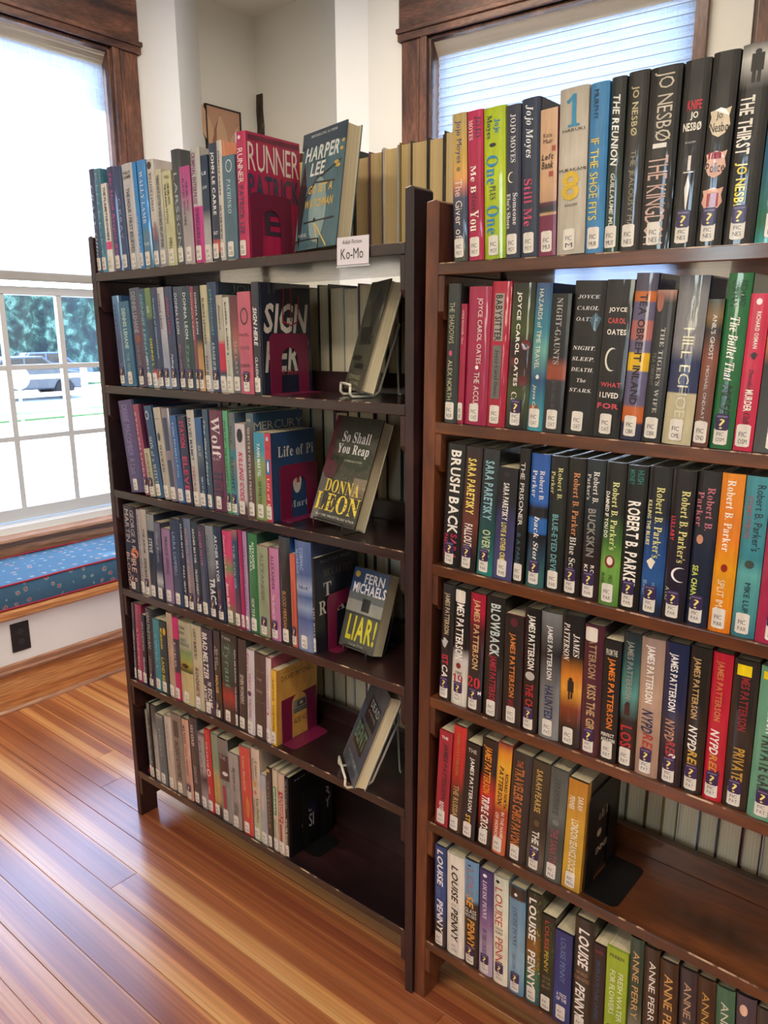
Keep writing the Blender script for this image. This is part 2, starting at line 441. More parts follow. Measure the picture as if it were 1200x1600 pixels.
def shape_geo(op):
    if op == 'R': return [(0, 0), (1, 0), (1, 1), (0, 1)], [(0, 1, 2, 3)]
    if op == 'E':
        n = 16; return [(.5 + .5 * math.cos(2 * math.pi * k / n), .5 + .5 * math.sin(2 * math.pi * k / n)) for k in range(n)], [tuple(range(n))]
    if op == 'P':   # blade / flame
        return [(0, .62), (.5, 1), (1, .7), (.62, 0), (.4, .1)], [(0, 1, 2, 3, 4)]
    if op == 'S':   # shield
        p = [(.5, 1), (.75, .93), (1, 1), (.92, .7), (1, .4), (.8, .12), (.5, 0), (.2, .12), (0, .4), (.08, .7), (0, .9), (.25, .93)]
        return p, [tuple(range(len(p)))]
    if op == 'C':   # crescent open to the right
        n = 12; V = []; F = []
        for k in range(n + 1):
            a = math.radians(60 + 240 * k / n); V.append((.62 + .62 * math.cos(a), .5 + .5 * math.sin(a)))
            w = .17 * math.sin(math.pi * k / n); V.append((.62 + (.62 - w) * math.cos(a), .5 + (.5 - w) * math.sin(a)))
        for k in range(n): F.append((2 * k, 2 * k + 1, 2 * k + 3, 2 * k + 2))
        return V, F

# ---------------------------------------------------------------- books
ORD = ['first', 'second', 'third', 'fourth', 'fifth', 'sixth', 'seventh', 'eighth', 'ninth', 'tenth', 'eleventh', 'twelfth', 'thirteenth',
       'fourteenth', 'fifteenth', 'sixteenth', 'seventeenth', 'eighteenth', 'nineteenth', 'twentieth', 'twenty-first', 'twenty-second', 'twenty-third', 'twenty-fourth']

def band_list(s):
    r = []
    for p in s.split(','):
        c, t = p.split(':'); r.append((float(t), ink_color(c)))
    r.sort(key=lambda q: q[0])
    if r[0][0] > 0: r.insert(0, (0, r[0][1]))
    if r[-1][0] < 1: r.append((1, r[-1][1]))
    return r

def make_book(mw, w, D, H, bands, front, items, code, paperback=False, label=None, group=None, pages='pages', name='book'):
    """local frame: x across the spine, y into the shelf, z up; spine faces -y, front cover faces +x"""
    root = empty(name, label=label, cat='book', group=group, mat=mw)
    mat = M['card'] if paperback else M['jacket']
    t = .0006 if paperback else .0026
    bl = .0008 if paperback else min(.0034, w * .14)
    fc = ink_color(front)
    bd = band_list(bands)
    ns = 6 if paperback else 8
    outer = [(0, D), (0, .009)]
    if not paperback: outer += [(.0010, .0065), (.0002, .004)]
    def sy(u): return bl - bl * (1 - abs(2 * u - 1) ** 4)
    nsp0 = len(outer)
    for i in range(ns + 1):
        u = i / ns; outer.append((w * (u * .98 + .01), sy(u)))
    nsp1 = len(outer) - 1
    if not paperback: outer += [(w - .0002, .004), (w - .0010, .0065)]
    outer += [(w, .009), (w, D)]
    inner = [(w - t, D), (w - t, .0055), (t, .0055), (t, D)]
    zs = [1 - p for p, c in bd]      # top -> bottom
    V = []; F = []; Cc = []
    no = len(outer)
    for (p, c) in bd:
        for (x, y) in outer: V.append((x, y, H * (1 - p)))
    for r in range(len(bd) - 1):
        if bd[r + 1][0] - bd[r][0] < 1e-6: continue
        for i in range(no - 1):
            a, b_ = r * no + i, (r + 1) * no + i
            F.append((b_, b_ + 1, a + 1, a))
            if i < nsp0 or i >= nsp1:
                c = fc if i >= nsp1 + 1 or i == no - 2 else tuple(q * .9 for q in fc)
                Cc.append(c)
            else: Cc.append((bd[r + 1][1], bd[r + 1][1], bd[r][1], bd[r][1]))
    oi = len(V)
    for z in (H, 0):
        for (x, y) in inner: V.append((x, y, z))
    wht = lin('b8b4a8')
    for i in range(3): F.append((oi + i, oi + i + 1, oi + 4 + i + 1, oi + 4 + i)); Cc.append(wht)
    last = (len(bd) - 1) * no
    edge = tuple(min(1, q * .8 + .01) for q in fc)
    F.append(tuple(range(no)) + (oi, oi + 1, oi + 2, oi + 3)); Cc.append(edge)
    F.append(tuple(last + i for i in reversed(range(no))) + (oi + 7, oi + 6, oi + 5, oi + 4)); Cc.append(edge)
    F.append((0, oi + 3, oi + 7, last)); Cc.append(edge)
    F.append((no - 1, last + no - 1, oi + 4, oi)); Cc.append(edge)
    mesh_obj('cover', V, F, mat, root, Cc)
    ins = .0004 if paperback else .0035
    v, f = box_geo(t, w - t, .0056, D - ins, ins, H - ins)
    mesh_obj('page_block', v, f, M[pages], root)
    # printing
    def put_spine(V2, F2, col, t0, t1, u0, u1, vert, eps, VV, FF, CC):
        o = len(VV)
        for a, b_ in V2:
            if vert: z = H * (1 - (t0 + (t1 - t0) * a)); u = u0 + (u1 - u0) * b_
            else: z = H * (1 - (t1 + (t0 - t1) * b_)); u = u0 + (u1 - u0) * a
            VV.append((w * (u * .98 + .01), sy(u) - eps, z))
        for q in F2: FF.append(tuple(i + o for i in q)); CC.append(col)
    def put_front(V2, F2, col, t0, t1, u0, u1, eps, VV, FF, CC):
        o = len(VV)
        for a, b_ in V2:
            VV.append((w + eps, D * (u0 + (u1 - u0) * a), H * (1 - (t1 + (t0 - t1) * b_))))
        for q in F2: FF.append(tuple(i + o for i in q)); CC.append(col)
    LV, LF, LC = [], [], []; WV, WF, WC = [], [], []; QV, QF, QC = [], [], []; AV, AF, AC = [], [], []
    k = 0
    for it in items:
        op, st, col, t0, t1, u0, u1 = it[:7]; t0, t1, u0, u1 = map(float, (t0, t1, u0, u1)); c = ink_color(col) if op in 'REPSCN' or op[0] == 'f' and op[1] != 'h' else lin(col)
        k += 1; e = .00045 + .00006 * min(k, 8)
        if op in ('v', 'h'):
            v2, f2 = text_geo(it[7], st); put_spine(v2, f2, c, t0, t1, u0, u1, op == 'v', e + .0002, LV, LF, LC)
        elif op == 'fh':
            v2, f2 = text_geo(it[7], st); put_front(v2, f2, c, t0, t1, u0, u1, e, WV, WF, WC)
        elif op[0] == 'f':
            if op[1] == 'L':
                dt, du = (t1 - t0) * H, (u1 - u0) * D; ln = math.hypot(dt, du); nx, ny = dt / ln * .0016 / D, -du / ln * .0016 / H
                put_front([(u0 - nx, 1 + t0 - ny), (u0 + nx, 1 + t0 + ny), (u1 + nx, 1 + t1 + ny), (u1 - nx, 1 + t1 - ny)], [(0, 1, 2, 3)], c, 0, -1, 0, 1, e, QV, QF, QC)
            elif op[1] == 'N':
                rn = random.Random(int(t0 * 1000) + int(u0 * 100))
                for _ in range(110):
                    a_, b2 = rn.random(), rn.random(); s1, s2 = rn.uniform(.015, .05), rn.uniform(.02, .06); kk = rn.uniform(.45, 1.9)
                    v2, f2 = shape_geo('S' if rn.random() < .5 else 'R')
                    put_front([(a_ + (p - .5) * s1, b2 + (q - .5) * s2) for p, q in v2], f2, tuple(min(1, x_ * kk) for x_ in c), t0, t1, u0, u1, e + .00001 * (_ % 9), QV, QF, QC)
            else:
                v2, f2 = shape_geo(op[1]); put_front(v2, f2, c, t0, t1, u0, u1, e - .0002, QV, QF, QC)
        elif op == 'N':
            rn = random.Random(int(t0 * 1000) + int(u0 * 100))
            for _ in range(40):
                a_, b2 = rn.random(), rn.random(); s1, s2 = rn.uniform(.06, .2), rn.uniform(.02, .06); kk = rn.uniform(.4, 2.0)
                v2, f2 = shape_geo('S' if rn.random() < .5 else 'R')
                put_spine([(min(1, max(0, a_ + (p - .5) * s1)), b2 + (q - .5) * s2) for p, q in v2], f2, tuple(min(1, x_ * kk) for x_ in c), t0, t1, u0, u1, False, e - .00015 + .00001 * (_ % 7), AV, AF, AC)
        elif op == 'R':
            n = 6; v2 = [(i / n, j) for i in range(n + 1) for j in (0, 1)]; f2 = [(2 * i, 2 * i + 2, 2 * i + 3, 2 * i + 1) for i in range(n)]
            put_spine(v2, f2, c, t0, t1, u0, u1, False, e - .0001, AV, AF, AC)
        else:
            v2, f2 = shape_geo(op); put_spine(v2, f2, c, t0, t1, u0, u1, False, e, AV, AF, AC)
    if AV: mesh_obj('cover_picture', AV, AF, mat, root, AC)
    if QV: mesh_obj('front_picture', QV, QF, mat, root, QC)
    if LV: mesh_obj('title_lettering', LV, LF, mat, root, LC)
    if WV: mesh_obj('front_lettering', WV, WF, mat, root, WC)
    # library stickers
    if code:
        myst = '?' in code; cd = code.replace('?', '').replace('N', 'N') if not code.endswith('?N') else code[:-2]
        myst = '?' in code
        if code.endswith('?N'): cd = code[:-2]
        lw = min(.019, w * .82); u0 = .5 - lw / w * .55; u0 = max(u0, .04); u1 = u0 + lw / w
        def patch(nm, z0, z1, ua, ub, eps, col, parent, m_):
            n = 6; VV = []
            for i in range(n + 1):
                u = ua + (ub - ua) * i / n; r = .0018 if i in (0, n) else 0
                VV += [(w * (u * .98 + .01), sy(u) - eps, z0 + r), (w * (u * .98 + .01), sy(u) - eps, z1 - r)]
            return mesh_obj(nm, VV, [(2 * i, 2 * i + 2, 2 * i + 3, 2 * i + 1) for i in range(n)], m_, parent, [col] * n)
        def line(s, st, col, z0, z1, ua, ub, eps, VV, FF, CC):
            v2, f2 = text_geo(s, st); put_spine(v2, f2, col, 1 - z1 / H, 1 - z0 / H, ua, ub, False, eps, VV, FF, CC)
        lb = patch('call_number_label', .006, .037, u0, u1, .0011, lin('d6d2ca'), root, M['card'])
        VV, FF, CC = [], [], []
        du = u1 - u0; ink = lin('3a3a3c')
        if myst:
            line('FIC', 's', ink, .0185, .0235, u0 + du * .22, u0 + du * .75, .0014, VV, FF, CC)
            line(cd, 's', ink, .0105, .0160, u0 + du * .2, u0 + du * .8, .0014, VV, FF, CC)
        else:
            line('FIC', 's', ink, .0200, .0265, u0 + du * .2, u0 + du * .75, .0014, VV, FF, CC)
            line(cd, 's', ink, .0100, .0165, u0 + du * .2, u0 + du * .82, .0014, VV, FF, CC)
        mesh_obj('handwriting', VV, FF, M['card'], lb, CC)
        if myst:
            st = patch('genre_sticker', .0265, .0495, u0 + .01, u1 + .01, .0017, lin('2c1a4c'), root, M['card'])
            VV, FF, CC = [], [], []
            line('?', 'r', lin('e8d878'), .0285, .0425, u0 + du * .33, u0 + du * .72, .0020, VV, FF, CC)
            line('MYSTERY', 'r', lin('a89cc0'), .0445, .0468, u0 + du * .12, u0 + du * .9, .0020, VV, FF, CC)
            mesh_obj('question_mark', VV, FF, M['card'], st, CC)
        if code.endswith('?N'):
            patch('top_sticker', H * .88, H * .985, .1, .72, .0014, lin('dcd8cc'), root, M['card'])
    return root

# ---------------------------------------------------------------- the room
def T(x, y, z): return Matrix.Translation((x, y, z))
def RZ(d): return Matrix.Rotation(math.radians(d), 4, 'Z')
def RX(d): return Matrix.Rotation(math.radians(d), 4, 'X')
def RY(d): return Matrix.Rotation(math.radians(d), 4, 'Y')

floor = Geo().box(-2.75, 3.6, -4.2, 2.1, -.06, -.012).obj('floor', M['subfloor'])
props(floor, 'narrow fir floorboards in mixed red and golden tones', kind='structure')
rng = random.Random(5)
PITCH = .0797
y = -.155 - 20 * PITCH
row = 0
while y < 1.98:
    cuts = [-2.02 if y < 1.0 else -2.61]
    fixed = {}
    k = round((y + .155) / PITCH)
    if k == -1: fixed = [-.80]
    elif k == 3: fixed = [-1.42]
    elif k == 1: fixed = [.104]
    else: fixed = []
    x = -2.02 + rng.uniform(.5, 2.6)
    cs = sorted(fixed) if fixed else []
    if not fixed:
        while x < 2.0:
            if y < -.05 and -1.7 < x < .6 : x += rng.uniform(1.0, 1.6); continue
            cs.append(x); x += rng.uniform(1.4, 3.0)
    cuts += cs + [2.6]
    for a, b in zip(cuts[:-1], cuts[1:]):
        ww = PITCH - .0011; zt = rng.uniform(-.0005, .0005)
        xa, xb = a + .0006, b - .0006
        g = Geo(); g.box(-(xb - xa) / 2, (xb - xa) / 2, -ww / 2, ww / 2, -.012, 0)
        o = g.obj('floorboard', M['floor'], bevel=.0006, seg=1)
        o.location = ((xa + xb) / 2, y + PITCH / 2, zt); o.parent = floor
    y += PITCH; row += 1

# window wall on the left: u = +Y, v = -X (outside), hole for window_1
ML = Matrix(((0, -1, 0, -2.45), (1, 0, 0, 0), (0, 0, 1, 0), (0, 0, 0, 1)))
th = math.radians(4.6)
M2 = Matrix(((math.cos(th), -math.sin(th), 0, -1.425), (math.sin(th), math.cos(th), 0, 1.83), (0, 0, 1, 0), (0, 0, 0, 1)))

def wall_with_hole(name, mw, u0, u1, h0, h1, z0, z1, top=3.1, thick=.16, mat='wall'):
    g = Geo()
    g.box(u0, h0, 0, thick, 0, top); g.box(h1, u1, 0, thick, 0, top)
    g.box(h0, h1, 0, thick, 0, z0); g.box(h0, h1, 0, thick, z1, top)
    o = g.obj(name, M[mat], mw=mw); props(o, kind='structure'); return o

wall_with_hole('wall_left', ML, -4.2, 1.148, -.12, 1.018, .577, 2.675)
wall_with_hole('wall_back', M2, -.20, 1.4235, .13, 1.245, .577, 2.675)
g = Geo()
g.prism([(-2.45, 1.148), (-2.30, 1.274), (-2.614, 1.648), (-2.80, 1.60), (-2.80, 1.148)], 2, 0, 3.1)
g.prism([(-1.749, 1.737), (-1.62, 1.8143), (-1.61, 2.16), (-1.95, 2.16), (-1.95, 2.03)], 2, 0, 3.1)
o = g.obj('wall_corner', M['wall_white']); props(o, 'white diagonal bay piers either side of the corner alcove', kind='structure')
o = Geo().box(-2.80, -2.614, 1.60, 2.2, 0, 3.1).obj('wall_alcove_left', M['wall']); props(o, kind='structure')
o = Geo().box(-2.80, -1.60, 2.024, 2.2, 0, 3.1).obj('wall_alcove_right', M['wall']); props(o, kind='structure')
o = Geo().box(-2.8, 3.75, -4.35, 2.9, 3.1, 3.2).obj('ceiling', M['ceiling']); props(o, kind='structure')
o = Geo().box(3.6, 3.75, -4.35, 2.9, -.05, 3.1).obj('wall_right', M['wall']); props(o, kind='structure')
WF_ = ((-1.05, -.62), (1.95, 2.45))  # unseen windows, added so daylight draws upright streaks on the book jackets
MF = Matrix(((-1, 0, 0, 0), (0, -1, 0, -4.2), (0, 0, 1, 0), (0, 0, 0, 1)))
g = Geo()
for a, c in ((-2.8, -1.05), (-.62, 1.95), (2.45, 3.75)): g.box(-c, -a, 0, .15, -.05, 3.1)
for a, c in WF_: g.box(-c, -a, 0, .15, -.05, .8); g.box(-c, -a, 0, .15, 2.6, 3.1)
o = g.obj('wall_front', M['wall'], mw=MF); props(o, kind='structure')
for n_, (a, c) in enumerate(WF_):
    rt = empty('window_%d' % (n_ + 3), label='unseen window added behind the viewer to streak the book jackets', kind='structure', mat=MF)
    fg = Geo().box(-c, -c + .06, .03, .08, .8, 2.6).box(-a - .06, -a, .03, .08, .8, 2.6).box(-c + .06, -a - .06, .03, .08, .8, .87).box(-c + .06, -a - .06, .03, .08, 2.53, 2.6).box(-c + .06, -a - .06, .03, .08, 1.68, 1.73)
    fg.obj('sash', M['sash'], bevel=.003).parent = rt
    Geo().box(-c + .06, -a - .06, .053, .056, .87, 1.68).obj('pane', M['glass']).parent = rt
    Geo().box(-c + .06, -a - .06, .053, .056, 1.73, 2.53).obj('pane', M['glass']).parent = rt
    Geo().box(-c - .12, -c, -.025, 0, .68, 2.72).box(-a, -a + .12, -.025, 0, .68, 2.72).box(-c, -a, -.025, 0, .68, .8).box(-c, -a, -.025, 0, 2.6, 2.72).obj('casing', M['trim'], bevel=.003).parent = rt
g = Geo().box(1.4235, 1.50, .03, .16, 0, 3.1); g.box(1.50, 5.2, -.0, .16, 0, 3.1)
o = g.obj('wall_back_right', M['wall'], mw=M2); props(o, kind='structure')
g = Geo().box(1.443, 1.60, -.03, .03, 0, 2.9)
o = g.obj('trim_1', M['trim'], mw=M2, bevel=.003); props(o, 'dark oak casing board at the far right of the window wall', kind='structure')

def window(name, mw, u0, u1, cwl, cwr, shade_bottom, ncols, label, pleat):
    """casings from u0 to u1; opening between them; z .577 .. 2.675"""
    root = empty(name, label=label, kind='structure', mat=mw)
    zs, zh = .577, 2.665
    a, b = u0 + cwl, u1 - cwr
    def P(nm, geo, m, bev=.002, **k):
        o = geo.obj(nm, M[m], bevel=bev, **k); o.parent = root; return o
    # side casings with a fluted inner strip
    for s, (c0, c1) in enumerate(((u0, a), (b, u1))):
        g = Geo().box(c0, c1, -.022, 0, .40, zh)
        if c1 - c0 > .1:
            e = (c1 - .03, c1) if s == 0 else (c0, c0 + .03)
            g.box(e[0], e[1], -.03, -.02, .40, zh)
            m_ = c1 - .045 if s == 0 else c0 + .045
            g.box(m_ - .004, m_ + .004, -.026, -.02, .40, zh)
        P('side_casing', g, 'trim')
    P('head_casing', Geo().box(u0 - .012, u1 + .012, -.026, 0, zh, zh + .42), 'trim_h')
    P('head_moulding', Geo().box(u0 - .018, u1 + .018, -.045, 0, zh + .03, zh + .05).box(u0 - .014, u1 + .014, -.036, 0, zh, zh + .03), 'trim_h', .004)
    # jamb liners
    P('jamb', Geo().box(a - .001, a + .012, -.01, .14, zs, zh), 'trim'); P('jamb', Geo().box(b - .012, b + .001, -.01, .14, zs, zh), 'trim')
    P('jamb', Geo().box(a, b, -.01, .14, zh - .012, zh + .012), 'trim')
    ia, ib = a + .012, b - .012
    # sloping white sill
    P('sill', Geo().prism([(.02, zs - .01), (.02, zs + .03), (.15, zs + .05), (.20, zs + .045), (.20, zs - .01)], 0, ia, ib) , 'sill_white')
    mr = 1.635   # meeting rail
    st = .045
    def sash(nm, v0, v1, z0, z1, bot, top, cols, rows):
        fr = Geo()
        fr.box(ia, ia + st, v0, v1, z0, z1).box(ib - st, ib, v0, v1, z0, z1).box(ia + st, ib - st, v0, v1, z0, z0 + bot).box(ia + st, ib - st, v0, v1, z1 - top, z1)
        s_ = P(nm, fr, 'sash', .003)
        w0, w1, q0, q1 = ia + st, ib - st, z0 + bot, z1 - top
        vm = (v0 + v1) / 2
        def sub(n2, g2, m2, bv=.0015):
            o = g2.obj(n2, M[m2], bevel=bv); o.parent = s_; return o
        for i in range(1, cols):
            u = w0 + (w1 - w0) * i / cols
            sub('muntin', Geo().box(u - .012, u + .012, v0 + .004, v1 - .004, q0, q1), 'sash')
        for j in range(1, rows):
            z = q0 + (q1 - q0) * j / rows
            for i in range(cols):
                ua = w0 + (w1 - w0) * i / cols + .012; ub = w0 + (w1 - w0) * (i + 1) / cols - .012
                sub('muntin', Geo().box(ua, ub, v0 + .005, v1 - .005, z - .011, z + .011), 'sash')
        for i in range(cols):
            for j in range(rows):
                ua = w0 + (w1 - w0) * i / cols; ub = w0 + (w1 - w0) * (i + 1) / cols
                za = q0 + (q1 - q0) * j / rows; zb = q0 + (q1 - q0) * (j + 1) / rows
                sub('pane', Geo().box(ua, ub, vm - .0015, vm + .0015, za, zb), 'glass', 0)
    sash('lower_sash', .055, .09, zs + .045, mr, .055, .035, ncols, 3)
    sash('upper_sash', .095, .13, mr - .035, zh - .012, .035, .05, 1, 1)
    # cellular shade
    zt = zh - .02
    rail = Geo(); n = 10
    rail.prism([(.006 + .022 * (1 - math.cos(math.pi * k / n)) , zt - .03 + .03 * math.cos(math.pi * k / n)) for k in range(n + 1)], 0, ia + .006, ib - .004)
    P('shade_rail', rail, 'shade_rail', 0)
    pv = .03; V = []; F = []
    hh = (zt - .05) - (shade_bottom + .02); np_ = int(round(hh / .0375)); ns = np_ * 2
    us = [ia + .016, ib - .008]
    for k in range(ns + 1):
        z = zt - .05 - hh * k / ns; v = pv + (0 if k % 2 else pleat)
        V += [(us[0], v, z), (us[1], v, z)]
    for k in range(ns): F.append((2 * k, 2 * k + 1, 2 * k + 3, 2 * k + 2))
    o = mesh_obj('shade_fabric', V, F, M['shade'], root)
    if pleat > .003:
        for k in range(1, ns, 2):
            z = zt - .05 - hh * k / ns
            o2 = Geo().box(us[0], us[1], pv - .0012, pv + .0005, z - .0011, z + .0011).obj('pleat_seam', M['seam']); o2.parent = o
    P('shade_bottom_bar', Geo().box(ia + .008, ib - .008, pv - .012, pv + .014, shade_bottom - .016, shade_bottom + .022), 'shade_bar', .005)
    return root
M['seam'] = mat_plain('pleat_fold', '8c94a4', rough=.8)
w1 = window('window_1', ML, -.25, 1.148, .13, .13, 1.672, 4, 'sunlit sash window with oak casing over the window seat', .002)
w2 = window('window_2', M2, 0, 1.281, .13, .036, 1.0, 3, 'oak-cased window with a pleated shade behind the bookcases', .007)
# shade pull
g = Geo().tube([(.0, 0, 0), (0, 0, -.012)], .0015, 6)
pts = [(.012 * math.cos(a * math.pi / 8), .0, -.026 + .012 * math.sin(a * math.pi / 8)) for a in range(16)]
g.tube(pts, .0028, 6, closed=True)
o = g.obj('shade_pull', M['cord'], smooth=True); o.parent = w1; o.location = (.385, .01, 1.665)

# ---------------------------------------------------------------- window seat
BX = -1.993; Y0, Y1 = -3.6, 1.05
seat = empty('window_seat', (BX, 0, 0), 'built-in window seat with white front panel and fir mouldings under the left window', 'bench')
def SP(nm, geo, m, bev=.002, **k):
    o = geo.obj(nm, M[m], bevel=bev, **k); o.location = (-BX, 0, 0); o.parent = seat; return o
SP('baseboard', Geo().box(BX - .02, BX, Y0, Y1, 0, .146), 'trim_y', .003)
SP('quarter_round', Geo().prism([(BX, 0), (BX + .014, 0), (BX + .012, .008), (BX + .006, .013), (BX, .014)], 1, Y0, Y1), 'trim_y2')
SP('base_moulding', Geo().prism([(BX, .146), (BX + .012, .150), (BX + .012, .160), (BX + .006, .168), (BX + .004, .184), (BX - .01, .188), (BX - .02, .188), (BX - .02, .146)], 1, Y0, Y1), 'trim_y2', .0)
SP('front_panel', Geo().box(BX - .03, BX - .008, Y0, Y1, .18, .368), 'wall_white', 0)
SP('seat_board', Geo().prism([(BX - .44, .372), (BX + .004, .366), (BX + .022, .378), (BX + .022, .396), (BX + .008, .404), (BX - .44, .404)], 1, Y0, Y1), 'trim_y', .002)
SP('seat_back', Geo().box(-2.452, -2.40, Y0, Y1, .40, .566), 'trim_y2', .003)
SP('window_stool', Geo().prism([(-2.455, .556), (-2.385, .556), (-2.378, .566), (-2.385, .577), (-2.455, .580)], 1, Y0, Y1), 'trim_y2', .002)
# outlet on the panel
plate = Geo().box(0, .004, -.036, .036, -.058, .058).obj('outlet', M['outlet'], bevel=.0015)
plate.location = (BX - .008, .139, .287)
props(plate, 'dark wall outlet plate on the white panel below the window seat', 'outlet')
for dz in (.021, -.021):
    n = 14; ring = [(.014 * math.cos(2 * math.pi * k / n), dz + .0115 * math.sin(2 * math.pi * k / n)) for k in range(n)]
    s_ = Geo().prism([(p[0], p[1]) for p in ring], 0, .004, .0055).obj('socket', M['outlet_in'], parent=plate)
    Geo().box(.0055, .0058, -.006, -.0045, dz, dz + .007).box(.0055, .0058, .0045, .006, dz, dz + .006).box(.0055, .0058, -.0015, .0015, dz - .007, dz - .004).obj('slot', M['black_frame'], parent=s_)
Geo().tube([(.004, 0, 0), (.006, 0, 0)], .003, 8).obj('screw', M['black_metal'], parent=plate)

# cushion with piping
def cushion(y0, y1):
    root = empty('seat_cushion', ((BX - .19), (y0 + y1) / 2, .404), 'long blue floral cushion with red piping on the window seat', 'cushion')
    x0, x1, h = -.183, .19, .100
    nx, ny = 10, 60; V = []; F = []
    L_ = (y1 - y0) / 2
    r = random.Random(3)
    for j in range(ny + 1):
        yy = -L_ + 2 * L_ * j / ny
        for i in range(nx + 1):
            s = i / nx; xx = x0 + (x1 - x0) * s
            puff = .008 * math.sin(math.pi * s) ** .6
            V.append((xx, yy, h + puff + .002 * math.sin(yy * 9 + s * 3)))
    for j in range(ny):
        for i in range(nx): a = j * (nx + 1) + i; F.append((a, a + 1, a + nx + 2, a + nx + 1))
    # front face
    o = len(V)
    for j in range(ny + 1):
        yy = -L_ + 2 * L_ * j / ny
        for k in range(5):
            q = k / 4; V.append((x1 + .006 * math.sin(math.pi * q), yy, h + .002 * math.sin(yy * 9 + 3) - (h - .006) * q))
    for j in range(ny):
        for k in range(4): a = o + j * 5 + k; F.append((a, a + 1, a + 6, a + 5))
    b = len(V); V += [(x0, -L_, .004), (x1, -L_, .004), (x1, L_, .004), (x0, L_, .004), (x0, -L_, h), (x1, -L_, h), (x1, L_, h), (x0, L_, h)]
    F += [(b, b + 3, b + 2, b + 1), (b, b + 1, b + 5, b + 4), (b + 2, b + 3, b + 7, b + 6), (b + 3, b, b + 4, b + 7)]
    c = mesh_obj('cushion_cover', V, F, M['cushion'], root, smooth=True)
    for xx, zz in ((x1 + .002, h + .001), (x1 + .002, .006), (x0, h + .001)):
        pts = [(xx, -L_ + 2 * L_ * j / ny, zz + (.002 * math.sin((-L_ + 2 * L_ * j / ny) * 9 + 3) if zz > .05 else 0)) for j in range(ny + 1)]
        Geo().tube(pts, .004, 6).obj('piping', M['pipe_red'], parent=root, smooth=True)
cushion(-2.6, 1.03)

# ---------------------------------------------------------------- alcove details
pf = empty('framed_picture', (-2.614, 1.775, 2.2), 'peach picture of pale leaves in a thin black frame inside the alcove', 'picture')
W_, H_ = .232, .40
M['canvas'] = mat_plain('peach_canvas', 'b89078', rough=.7); M['leafp'] = mat_plain('tan_leaf_paint', 'c8a484', rough=.7); M['leafd'] = mat_plain('brown_leaf_paint', '8c6450', rough=.7)
Geo().box(.0, .012, -W_ / 2, W_ / 2, 0, H_ - .006).obj('canvas', M['canvas'], parent=pf)
g = Geo().box(0, .018, W_ / 2 - .004, W_ / 2 + .002, 0, H_).box(0, .018, -W_ / 2 - .002, -W_ / 2 + .004, 0, H_).box(0, .018, -W_ / 2, W_ / 2, H_ - .006, H_).box(0, .018, -W_ / 2, W_ / 2, -.006, 0)
g.obj('frame', M['black_frame'], parent=pf)
for k, (cy, cz, ln, ang, m_) in enumerate([(-.09, .20, .20, 14, 'leafp'), (-.05, .15, .22, -8, 'leafd'), (-.01, .17, .2, 5, 'leafp'), (.04, .14, .2, -16, 'leafp'), (.075, .1, .17, -26, 'leafd'), (-.02, .05, .16, 20, 'leafd'), (.05, .03, .17, 8, 'leafp')]):
    a = math.radians(ang); pts = [(0, 0), (.024, .3), (.02, .6), (0, 1), (-.02, .6), (-.024, .3)]
    poly = [(cy + p[0] * 1.6 * math.cos(a) - p[1] * ln * math.sin(a), cz + p[0] * math.sin(a) + p[1] * ln * math.cos(a)) for p in pts]
    Geo().prism(poly, 0, .012, .014 + .001 * k).obj('painted_leaf', M[m_], parent=pf)
# raw dark strip left on the corner where plaster is missing
g = Geo(); r = random.Random(8); V = []; F = []
n = 26
for k in range(n + 1):
    z = .6 + (2.715 - .6) * k / n
    V += [(-2.607 + r.uniform(-.006, .006), 2.0235, z), (-2.556 + r.uniform(-.007, .007), 2.0235, z), (-2.609 + r.uniform(-.004, .004), 2.017, z), (-2.560 + r.uniform(-.005, .005), 2.017, z)]
for k in range(n):
    a = 4 * k
    F += [(a + 2, a + 3, a + 7, a + 6), (a, a + 2, a + 6, a + 4), (a + 3, a + 1, a + 5, a + 7)]
F += [(4 * n, 4 * n + 1, 4 * n + 3, 4 * n + 2)]
M['rawstrip'] = mat_wood('bare_dark_strip', [(.1, '2c2620'), (.6, '4a4036'), (.95, '7c7468')], scale=(2, 2, 1), nscale=9, rough=.9, coat=0)
o = mesh_obj('trim_2', V, F, M['rawstrip']); props(o, 'rough dark bare strip in the plaster of the alcove corner', kind='structure')
o = Geo().box(-2.30, -2.18, 1.93, 2.024, 2.30, 2.345).obj('wall_ledge', M['ledge'], bevel=.003)
props(o, 'small brown wooden ledge on the alcove wall between the displayed books', 'ledge')

